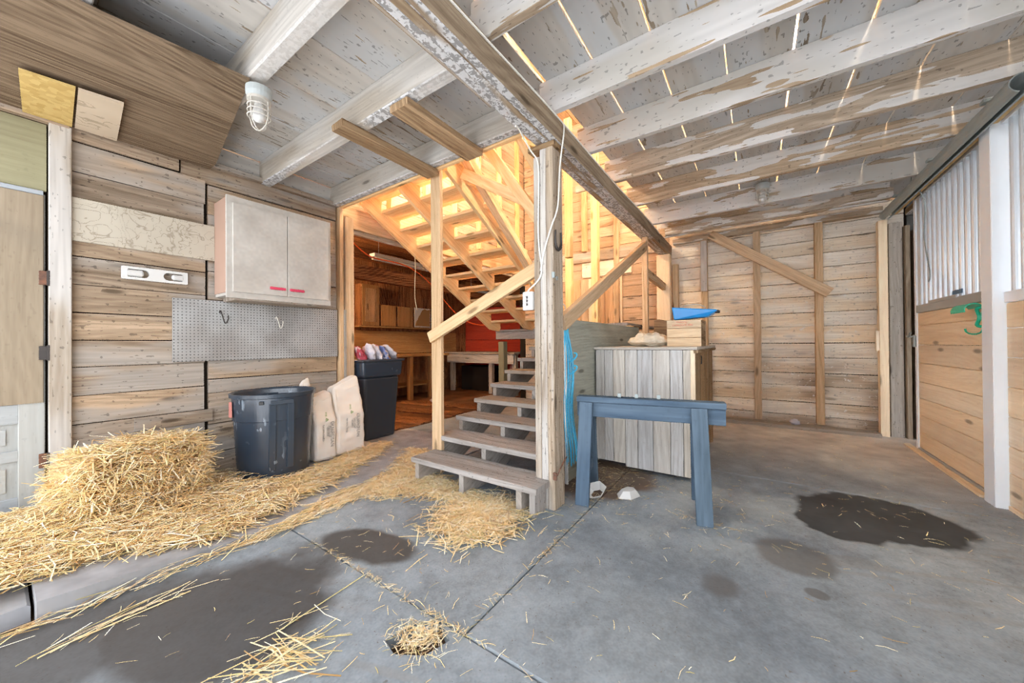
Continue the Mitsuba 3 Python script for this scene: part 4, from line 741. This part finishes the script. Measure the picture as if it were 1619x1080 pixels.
r = np.random.default_rng(99); P_.append(np.column_stack([r.uniform(-2.3, 1.25, 420), r.uniform(0.25, 3.6, 420), r.uniform(0.002, 0.006, 420)])); small = np.vstack(P_); small = small[small[:, 0] < 1.3]
single('straw_litter', strands(small, (0.010, 0.075), (0.0015, 0.0038), 0.03, seed=45), 'straw', 'short bits of straw scattered over the open concrete floor and its joints', 'straw', kind='stuff')
r = np.random.default_rng(50); pts = np.column_stack([r.normal(-1.43, 0.06, 40), r.normal(0.60, 0.07, 40), r.uniform(0.004, 0.02, 40)])
pts2 = np.column_stack([r.normal(-2.22, 0.03, 14), r.normal(0.30, 0.12, 14), r.uniform(0.004, 0.014, 14)])
lg = strands(pts, (0.15, 0.30), (0.004, 0.008), 0.02, az=0.9, azs=0.9, seed=51)
s2 = strands(pts2, (0.12, 0.32), (0.004, 0.007), 0.02, az=1.75, azs=0.5, seed=52); lg.add(*s2.arrays())
lg.tube([(-1.585, 0.64, 0.008), (-1.60, 0.85, 0.007), (-1.615, 1.04, 0.006)], 0.003, 4); lg.tube([(-2.19, 0.09, 0.006), (-2.20, 0.14, 0.008), (-2.19, 0.52, 0.006)], 0.003, 4)
single('straw_litter', lg, 'straw', 'few long straws lying on the dark floor at the bottom of the picture', 'straw', kind='stuff')

# ------------------------------------------------------------------ feed bin, sheet, sawhorse and what stands on them
fb = thing('feed_bin', 'big wooden feed bin of grey vertical boards behind the sawhorse', 'feed bin')
x0, x1, y0, y1 = -1.255, -0.42, 3.24, 4.75
xs = [x0, -1.17, -1.09, -0.98, -0.87, -0.74, -0.60, -0.50, x1]
for a, b in zip(xs[:-1], xs[1:]): put('front_board', MB().timber(((a + b) / 2, y0, 0.035 if a > -1.0 else 0.06), ((a + b) / 2, y0 + jit(0.004), 1.085), b - a - 0.003, 0.024, up=(0, 1, 0), ch=0.003), 'wood_bin_grey', fb)
for k in range(11):
    a, b = y0 + 0.014 + k * 0.136, y0 + 0.014 + (k + 1) * 0.136
    put('side_board', MB().timber((x1 - 0.012, (a + b) / 2, 0.05), (x1 - 0.012, (a + b) / 2, 1.085), 0.024, b - a - 0.003, up=(0, 1, 0), ch=0.003), 'wood_bin_brown', fb)
put('corner_strip', MB().box(x1 - 0.022, x1 + 0.012, y0 - 0.018, y0 + 0.012, 0.06, 1.085, axis='z'), 'wood_stall', fb)
put('inner_box', MB().box(x0, x1 - 0.03, y0 + 0.02, y1, 0.06, 1.08, ch=0), 'wood_bin_brown', fb)
lid = put('lid', MB().box(x0 - 0.01, x1 + 0.03, y0 - 0.03, y1 + 0.02, 1.088, 1.112, axis='x', ch=0.004), 'wood_bin_grey', fb)
put('lid_trim', MB().box(x1 + 0.002, x1 + 0.035, y0 - 0.02, y1 + 0.02, 1.060, 1.087, axis='y'), 'wood_bin_brown', fb)
put('ring_handle', MB().tube([(x1 + 0.012, 3.62 + 0.03 * math.cos(t), 0.99 + 0.035 * math.sin(t)) for t in np.linspace(-1.8, 1.8, 12)], 0.005), 'dark_iron', fb)
put('foot', MB().box(x0, x1, y0 + 0.2, y0 + 0.28, 0.0, 0.06), 'wood_bin_brown', fb); put('foot', MB().box(x0, x1, y1 - 0.1, y1, 0.0, 0.06), 'wood_bin_brown', fb)
sh = thing('grey_sheet', 'grey-green plywood sheet standing on edge behind the feed bin', 'plywood sheet')
put('sheet', MB().timber((-1.285, 2.66, 0.68), (-1.275, 4.80, 0.68), 0.02, 1.34), 'wood_sheet_grey', sh)
put('edge_strip', MB().timber((-1.283, 2.645, 0.0), (-1.285, 2.645, 1.35), 0.026, 0.018, up=(0, 1, 0)), 'white_plastic', sh)
tw = thing('twine_bundle', 'bundle of bright blue baling twine hanging beside the grey sheet', 'twine')
for k in range(13):
    ox, oy = nrg.normal(0, 0.014), nrg.normal(0, 0.012)
    put('strand', MB().tube(smoothpath([(-1.262 + ox * 0.4, 2.64, 1.36), (-1.252 + ox, 2.64 + oy, 1.18), (-1.225 + ox * 2, 2.65 + oy, 0.92 + jit(0.03)), (-1.235 + ox * 1.5, 2.64 + oy * 2, 0.65), (-1.205 + ox * 2, 2.63 + oy * 2, 0.40), (-1.19 + ox * 2, 2.62 + oy * 2, 0.22 + jit(0.06))], 4), 0.0038, 5), 'twine_blue', tw)
for z in (1.03, 0.93):
    put('knot', MB().tube(smoothpath([(-1.24, 2.63, z - 0.03), (-1.19, 2.625, z), (-1.175, 2.625, z + 0.03), (-1.20, 2.625, z + 0.04)]), 0.007, 5), 'twine_blue', tw)
put('hanger', MB().tube([(-1.262, 2.64, 1.36), (-1.24, 2.55, 1.45), (-1.20, 2.335, 1.47)], 0.004, 5), 'cable_white', tw)

sho = thing('sawhorse', 'blue-grey painted wooden sawhorse standing on the concrete in front of the feed bin', 'sawhorse')
A, B = np.array([-1.10, 2.47, 0.705]), np.array([-0.165, 2.66, 0.705]); ax = (B - A) / np.linalg.norm(B - A); sd_ = np.array([-ax[1], ax[0], 0])
put('top_board', MB().timber(A + (0, 0, 0.035), B + (0, 0, 0.035), 0.10, 0.04, ch=0.004), 'wood_blue_paint', sho)
put('beam', MB().timber(A + (0, 0, -0.04) - sd_ * 0.0 + ax * 0.0, B + (0, 0, -0.04), 0.045, 0.105, ch=0.004), 'wood_blue_paint', sho)
for e, base in ((0.07, A), (0.80, A)):
    for sg in (-1, 1):
        t0 = base + ax * e + sd_ * (0.045 * sg) + (0, 0, 0.0); f0 = base + ax * (e - (0.02 if e < 0.4 else -0.02)) + sd_ * (0.045 + 0.17) * sg * (0.55 if sg < 0 else 1.3); f0[2] = 0.0
        put('leg', MB().timber(f0, t0 + (0, 0, 0.015), 0.095, 0.04, up=sd_), 'wood_blue_paint', sho)
    put('cross_tie', MB().timber(base + ax * (e) - sd_ * 0.11 + (0, 0, -0.48), base + ax * e + sd_ * 0.17 + (0, 0, -0.48), 0.02, 0.08), 'wood_blue_paint', sho)
for f in (0.30, 0.42, 0.57): put('metal_clip', MB().timber(A + ax * f * 0.96 + (0, 0, 0.056), A + ax * (f * 0.96 + 0.022) + (0, 0, 0.056), 0.018, 0.03, ch=0.002).move((0, 0, 0.014)), 'galvanised', sho)

tm = trimesh.creation.icosphere(4, 1.0); v = np.array(tm.vertices); v *= [0.19, 0.15, 0.09]; v[:, 2] = np.where(v[:, 2] < 0, v[:, 2] * 0.5, v[:, 2]); v += np.array(tm.vertex_normals) * ((meshkit.fbm(v * 15 + 3, 4) - 0.5) * 0.09)[:, None]
v[:, 2] = np.maximum(v[:, 2], -0.045); tm.vertices = v; tm.apply_translation((-0.855, 3.62, 1.158))
single('sack', MB().smesh(tm), 'sack_cloth', 'crumpled pale cloth sack lying on the feed bin lid', 'sack', smooth=True)
wc = thing('wooden_crate', 'pale wooden fruit crate with faded red lettering on the feed bin', 'crate')
cx0, cx1, cy0, cy1 = -0.675, -0.395, 3.52, 3.90
cr_ = MB()
for k, (z0, z1) in enumerate(((1.113, 1.19), (1.193, 1.275), (1.278, 1.352))):
    put('front_slat', MB().box(cx0, cx1, cy0, cy0 + 0.012, z0, z1, axis='x'), 'wood_crate', wc); put('back_slat', MB().box(cx0, cx1, cy1 - 0.012, cy1, z0, z1, axis='x'), 'wood_crate', wc)
put('end_panel', MB().box(cx1 - 0.02, cx1 - 0.002, cy0 + 0.013, cy1 - 0.013, 1.113, 1.352, axis='y'), 'wood_bin_brown', wc); put('end_panel', MB().box(cx0 + 0.002, cx0 + 0.02, cy0 + 0.013, cy1 - 0.013, 1.113, 1.352, axis='y'), 'wood_crate', wc)
put('bottom', MB().box(cx0 + 0.021, cx1 - 0.021, cy0 + 0.013, cy1 - 0.013, 1.113, 1.123), 'wood_crate', wc)
for s, z, hh, xo in (('Extreme', 1.325, 0.017, 0.08), ('CANNING PEARS', 1.298, 0.015, 0.045)):
    g = meshkit.text_mesh(s, hh, 0.001); V = np.array(g.vertices); W = np.stack([cx0 + xo + V[:, 0], cy0 - 0.0015 - V[:, 2] * 0, z + V[:, 1]], 1); W[:, 1] = cy0 - 0.0005 - V[:, 2]
    put('lettering', MB().mesh(trimesh.Trimesh(W, g.faces[:, ::-1], process=False)), 'red_ink', wc)
# blue feed scoop / trug on the crate
bb = thing('blue_trug', 'bright blue plastic trug tipped on top of the wooden crate', 'trug')
import manifold3d as m3
def hullof(ps, r): return m3.Manifold.batch_hull([m3.Manifold.sphere(r, 12).translate(list(map(float, q))) for q in ps])
TO = [(-0.615, 3.57, 1.365), (-0.615, 3.75, 1.365), (-0.63, 3.555, 1.465), (-0.63, 3.765, 1.465), (-0.36, 3.60, 1.385), (-0.36, 3.72, 1.385), (-0.285, 3.59, 1.43), (-0.285, 3.73, 1.43)]
outer = hullof(TO, 0.008); inner = hullof([(x + (0.012 if x < -0.5 else -0.012), y + (0.012 if y < 3.66 else -0.012), z + (0.014 if z < 1.42 - 0.03 * (x > -0.5) else 0.05)) for x, y, z in TO], 0.006)
h = (outer - inner).to_mesh(); tm = trimesh.Trimesh(h.vert_properties[:, :3], h.tri_verts)
put('tub', MB().mesh(tm, axis=2), 'blue_plastic', bb)
put('rim_tip', MB().mesh(roundbox(-0.30, -0.262, 3.60, 3.72, 1.412, 1.436, 0.008)), 'black_rubber', bb)
put('handle', MB().tube(smoothpath([(-0.56, 3.60, 1.475), (-0.48, 3.55, 1.488), (-0.40, 3.53, 1.478), (-0.36, 3.56, 1.445)]), 0.004, 5), 'steel_grey', bb)
cv = thing('curved_box', 'brown wooden box with a rounded front behind the feed bin', 'box')
pts = [(0, 0), (0, 0.34)] + [(0.05 + 0.22 * math.sin(t), 0.12 + 0.22 * math.cos(t)) for t in np.linspace(0, 1.57, 10)] + [(0.27, 0)]
put('body', MB().prism(pts, (-1.13, 5.05, 1.12), (1, 0, 0), (0, 0, 1), (0, 1, 0), 0.25), 'wood_bin_brown', cv)
put('stand', MB().box(-1.12, -0.87, 5.06, 5.28, 0.0, 1.118), 'wood_bin_brown', cv)
for (x, y, a, lab) in ((-0.98, 2.53, 0.3, 'white torn cup lying open on the floor by the sawhorse'), (-0.80, 2.70, 1.2, 'white folded cup lying upside down on the floor nearer the feed bin')):
    tm = trimesh.creation.revolve(np.array([(0.035, 0), (0.07, 0.075), (0.073, 0.075), (0.038, 0)]), sections=6); tm.apply_scale((1.35, 0.95, 0.8))
    if a < 1: tm.apply_transform(trimesh.transformations.rotation_matrix(0.75, (1, -0.6, 0)))
    else: tm = trimesh.creation.revolve(np.array([(0, 0.045), (0.055, 0.045), (0.10, 0.0), (0.094, 0.0), (0.052, 0.04), (0, 0.04)]), sections=6); tm.apply_scale((1.1, 0.75, 1))
    tm.apply_transform(trimesh.transformations.rotation_matrix(a, (0, 0, 1))); tm.apply_translation((x, y, 0.003 - tm.bounds[0][2]))
    single('paper_cup', MB().mesh(tm), 'white_plastic', lab, 'cup')
tm = trimesh.creation.icosphere(3, 0.055); v = np.array(tm.vertices); v += np.array(tm.vertex_normals) * ((meshkit.fbm(v * 40, 3) - 0.5) * 0.06)[:, None]; v[:, 2] *= 0.6; tm.vertices = v; tm.apply_translation((0.42, 6.05, 0.075))
single('crumpled_paper', MB().smesh(tm), 'fluffy_paper', 'crumpled greyish paper ball on the sill at the foot of the back wall', 'paper', smooth=True)

# ------------------------------------------------------------------ workshop behind the stairs
ww = struct('wall_workshop', 'dark reddish workshop walls seen under the stairs')
for k in range(5): put('panel', MB().box(-6.60, -6.56, 1.5 + k * 1.2, 2.69 + k * 1.2, 0, 2.9, axis='z'), 'wood_workshop', ww)
for k in range(5): put('red_panel', MB().box(-6.55, -3.97, 7.30, 7.34, 0.0 + k * 0.42, 0.415 + k * 0.42, axis='x'), 'wood_red_paint', ww)
put('upper_panel', MB().box(-6.55, -3.97, 7.30, 7.34, 2.11, 2.9, axis='x'), 'wood_workshop', ww)
put('outer_skin', MB().box(-6.75, -6.62, 1.3, 7.6, -0.1, 3.0, ch=0), 'dark_gap', ww); put('outer_skin', MB().box(-6.75, -3.9, 7.36, 7.5, -0.1, 3.0, ch=0), 'dark_gap', ww)
put('side', MB().box(-6.6, -4.03, 1.42, 1.5, 0, 2.9, axis='x'), 'wood_workshop', ww); put('side', MB().box(-4.02, -3.93, 6.34, 7.34, 0, 2.9, axis='z'), 'wood_workshop', ww)
put('splash_board', MB().box(-6.555, -6.53, 2.6, 6.9, 0.96, 1.44, axis='y'), 'wood_cabinet_brown', ww)
cw = struct('ceiling_workshop', 'dark workshop ceiling with timber'); put('panel', MB().box(-6.6, -3.97, 1.45, 7.34, 2.93, 2.98, axis='y', ch=0), 'wood_workshop', cw)
put('beam', MB().box(-5.08, -4.96, 1.52, 7.28, 2.16, 2.38, axis='y'), 'wood_workshop', cw)
put('beam', MB().box(-6.0, -5.9, 1.52, 7.28, 2.72, 2.92, axis='y'), 'wood_workshop', cw)
single('cabinet_shelf', MB().box(-6.555, -6.33, 4.0, 6.22, 1.50, 1.53, axis='y'), 'wood_cabinet_brown', 'long brown shelf board under the workshop wall cabinets', 'shelf')
for lab, units in (('tall brown single-door wall cabinet at the left end of the dark workshop row', [(4.06, 4.46, 2.36, 'b')]), ('low brown two-door wall cabinet in the middle of the workshop row', [(4.50, 4.87, 1.98, 'b'), (4.90, 5.32, 1.98, 'b')]),
                   ('low wall cabinet whose white door covering is torn, right in the workshop row', [(5.35, 5.84, 1.99, 'w'), (5.86, 6.2, 1.99, 'w')])):
    sc = thing('workshop_cabinet', lab, 'cabinet')
    for y0, y1, z1, kd in units:
        put('body', MB().box(-6.555, -6.36, y0, y1, 1.532, z1, axis='z'), 'wood_workshop', sc)
        d = put('door', MB().box(-6.358, -6.335, y0 + 0.01, y1 - 0.01, 1.54, z1 - 0.01, axis='z'), 'white_plastic' if kd == 'w' else 'wood_cabinet_brown', sc, label='door with torn white covering' if kd == 'w' else None)
        if kd == 'w':
            rg = np.random.default_rng(int(y0 * 10)); t = np.linspace(0, 1, 14)
            poly = [(y0 + 0.03, 1.57)] + [(y0 + 0.03 + (y1 - y0 - 0.06) * a, 1.60 + 0.36 * math.sin(min(1, a * 1.6) * 1.4) + rg.uniform(-0.02, 0.02)) for a in t] + [(y1 - 0.03, 1.57)]
            put('torn_area', MB().prism(Polygon(poly).buffer(0), (-6.336, 0, 0), (0, 1, 0), (0, 0, 1), (1, 0, 0), 0.004), 'cardboard', d)
        elif z1 > 2.2: put('inset', MB().box(-6.335, -6.328, y0 + 0.07, y1 - 0.07, 1.61, z1 - 0.08, axis='z'), 'wood_bin_brown', d)
bn = thing('workbench', 'brown wooden workbench under the workshop cabinets', 'workbench')
put('top', MB().box(-6.53, -5.75, 3.3, 5.85, 0.90, 0.95, axis='y'), 'wood_cabinet_brown', bn)
for y in (3.4, 4.15, 4.75, 5.3): put('leg', MB().box(-5.86, -5.77, y, y + 0.09, 0.0, 0.898, axis='z'), 'wood_cabinet_brown', bn)
put('shelf', MB().box(-6.5, -5.9, 3.3, 5.8, 0.28, 0.31, axis='y'), 'wood_cabinet_brown', bn)
tb = thing('work_table', 'grey wooden table against the red wall under the landing', 'table')
put('top', MB().box(-6.4, -4.30, 6.35, 7.26, 0.915, 0.955, axis='x'), 'wood_post', tb); put('apron', MB().box(-6.35, -4.35, 6.39, 6.43, 0.70, 0.913, axis='x'), 'wood_bin_grey', tb)
for x in (-5.08, -6.3, -4.42): put('leg', MB().box(x, x + 0.10, 6.44, 6.54, 0.0, 0.913, axis='z'), 'wood_post', tb)
single('fire_extinguisher', MB().lathe([(0, 0), (0.07, 0), (0.07, 0.30), (0.05, 0.36), (0.02, 0.38), (0.02, 0.42), (0, 0.42)], (-4.62, 6.75, 0.30), 20), 'red_label', 'small red cylinder under the grey workshop table', 'cylinder')
single('storage_chest', MB().box(-6.2, -5.3, 6.75, 7.2, 0.0, 0.6, ch=0.01), 'bench_black', 'black chest in the dark under the workshop table', 'chest')
fl_ = thing('tube_lamp', 'unlit fluorescent tube lamp hanging in the workshop', 'lamp')
put('housing', MB().box(-5.06, -4.92, 3.38, 4.75, 2.545, 2.60, axis='y'), 'lamp_grey', fl_)
for x in (-5.03, -4.95): put('tube', MB().tube([(x, 3.41, 2.525), (x, 4.72, 2.525)], 0.018, 10), 'bulb_white', fl_)
put('chain', MB().tube([(-4.99, 3.5, 2.60), (-4.99, 3.5, 2.92)], 0.004, 4), 'steel_grey', fl_); put('chain', MB().tube([(-4.99, 4.6, 2.60), (-4.99, 4.6, 2.92)], 0.004, 4), 'steel_grey', fl_)
f2 = thing('tube_lamp', 'short unlit tube lamp glimpsed between the lower stair stringers', 'lamp')
put('housing', MB().box(-5.04, -4.94, 5.66, 6.42, 2.27, 2.32, axis='y'), 'lamp_grey', f2); put('tube', MB().tube([(-4.99, 5.70, 2.25), (-4.99, 6.38, 2.25)], 0.018, 10), 'bulb_white', f2)
put('chain', MB().tube([(-4.99, 5.75, 2.32), (-4.99, 5.75, 2.92)], 0.004, 4), 'steel_grey', f2); put('chain', MB().tube([(-4.99, 6.33, 2.32), (-4.99, 6.33, 2.92)], 0.004, 4), 'steel_grey', f2)
single('orange_cord', MB().tube(smoothpath([(-4.2, 2.4, 2.52), (-4.35, 2.75, 2.44), (-4.6, 3.2, 2.42), (-4.8, 3.9, 2.46), (-4.9, 4.6, 2.2), (-4.9, 5.2, 1.75), (-4.7, 5.9, 1.55)]), 0.009), 'orange_cord', 'orange extension cord looping under the workshop ceiling', 'cord')
single('pull_rope', MB().tube(smoothpath([(-3.80, 3.22, 2.40), (-3.80, 3.23, 2.1), (-3.80, 3.22, 1.85), (-3.80, 3.26, 1.62)]), 0.006), 'twine_straw', 'pale rope with a knot hanging from the upper flight stringer beside the tall support', 'rope')
single('dangling_rope', MB().tube(smoothpath([(-2.62, 4.55, 1.66), (-2.61, 4.55, 1.45), (-2.60, 4.56, 1.30), (-2.56, 4.56, 1.16)]), 0.006), 'twine_straw', 'short pale rope hanging above the lower stair treads', 'rope')
for y, z, lab in ((4.6, 1.95, 'small white switch plate on the workshop wall, upper one'), (4.75, 1.72, 'small white switch plate on the workshop wall, lower one')):
    single('switch_plate', MB().box(-4.06, -4.02, y + 1.8, y + 1.9, z - 0.05, z + 0.06, ch=0.002), 'white_plastic', lab, 'switch')
single('floor_rags', MB().mesh(trimesh.creation.icosphere(2, 0.09).apply_scale((1.6, 0.8, 0.4)).apply_translation((-5.2, 4.9, 0.045))), 'fluffy_paper', 'pale scrap lying on the workshop floor', 'scrap')

# ------------------------------------------------------------------ added unseen lamps that brighten the loft, stairs, back wall and workshop
def added_globe_lamp(x, y, z, r, power, lab, tint=(1.0, 0.84, 0.63)):
    t = thing('added_globe_lamp', lab, 'lamp')
    put('globe', MB().smesh(trimesh.creation.icosphere(3, r).apply_translation((x, y, z))), 'bulb_white', t, smooth=True, emitter=lumen([power * c for c in tint]))
    put('cord', MB().tube([(x, y, z + r * 0.98), (x, y, z + r + 0.35)], 0.006), 'black_rubber', t)
added_globe_lamp(-3.0, 3.0, 4.4, 0.14, LOFT_FILL * 1.3, 'added unseen lit globe lamp in the loft over the stair opening')
added_globe_lamp(1.15, 2.3, 4.6, 0.14, LOFT_FILL * 3.0, 'added unseen lit globe lamp in the loft over the right half of the floor')
added_globe_lamp(0.44, 5.55, 4.85, 0.14, LOFT_FILL, 'added unseen lit globe lamp in the loft near the back wall')  # added lamp, stands in for a bright roof opening behind the board gap
added_globe_lamp(-5.6, 2.1, 2.45, 0.10, SHOP_FILL, 'added unseen lit globe lamp in the workshop behind the left wall', (1.0, 0.66, 0.36))  # added lamp, hidden behind the wall to give the workshop a warm glow
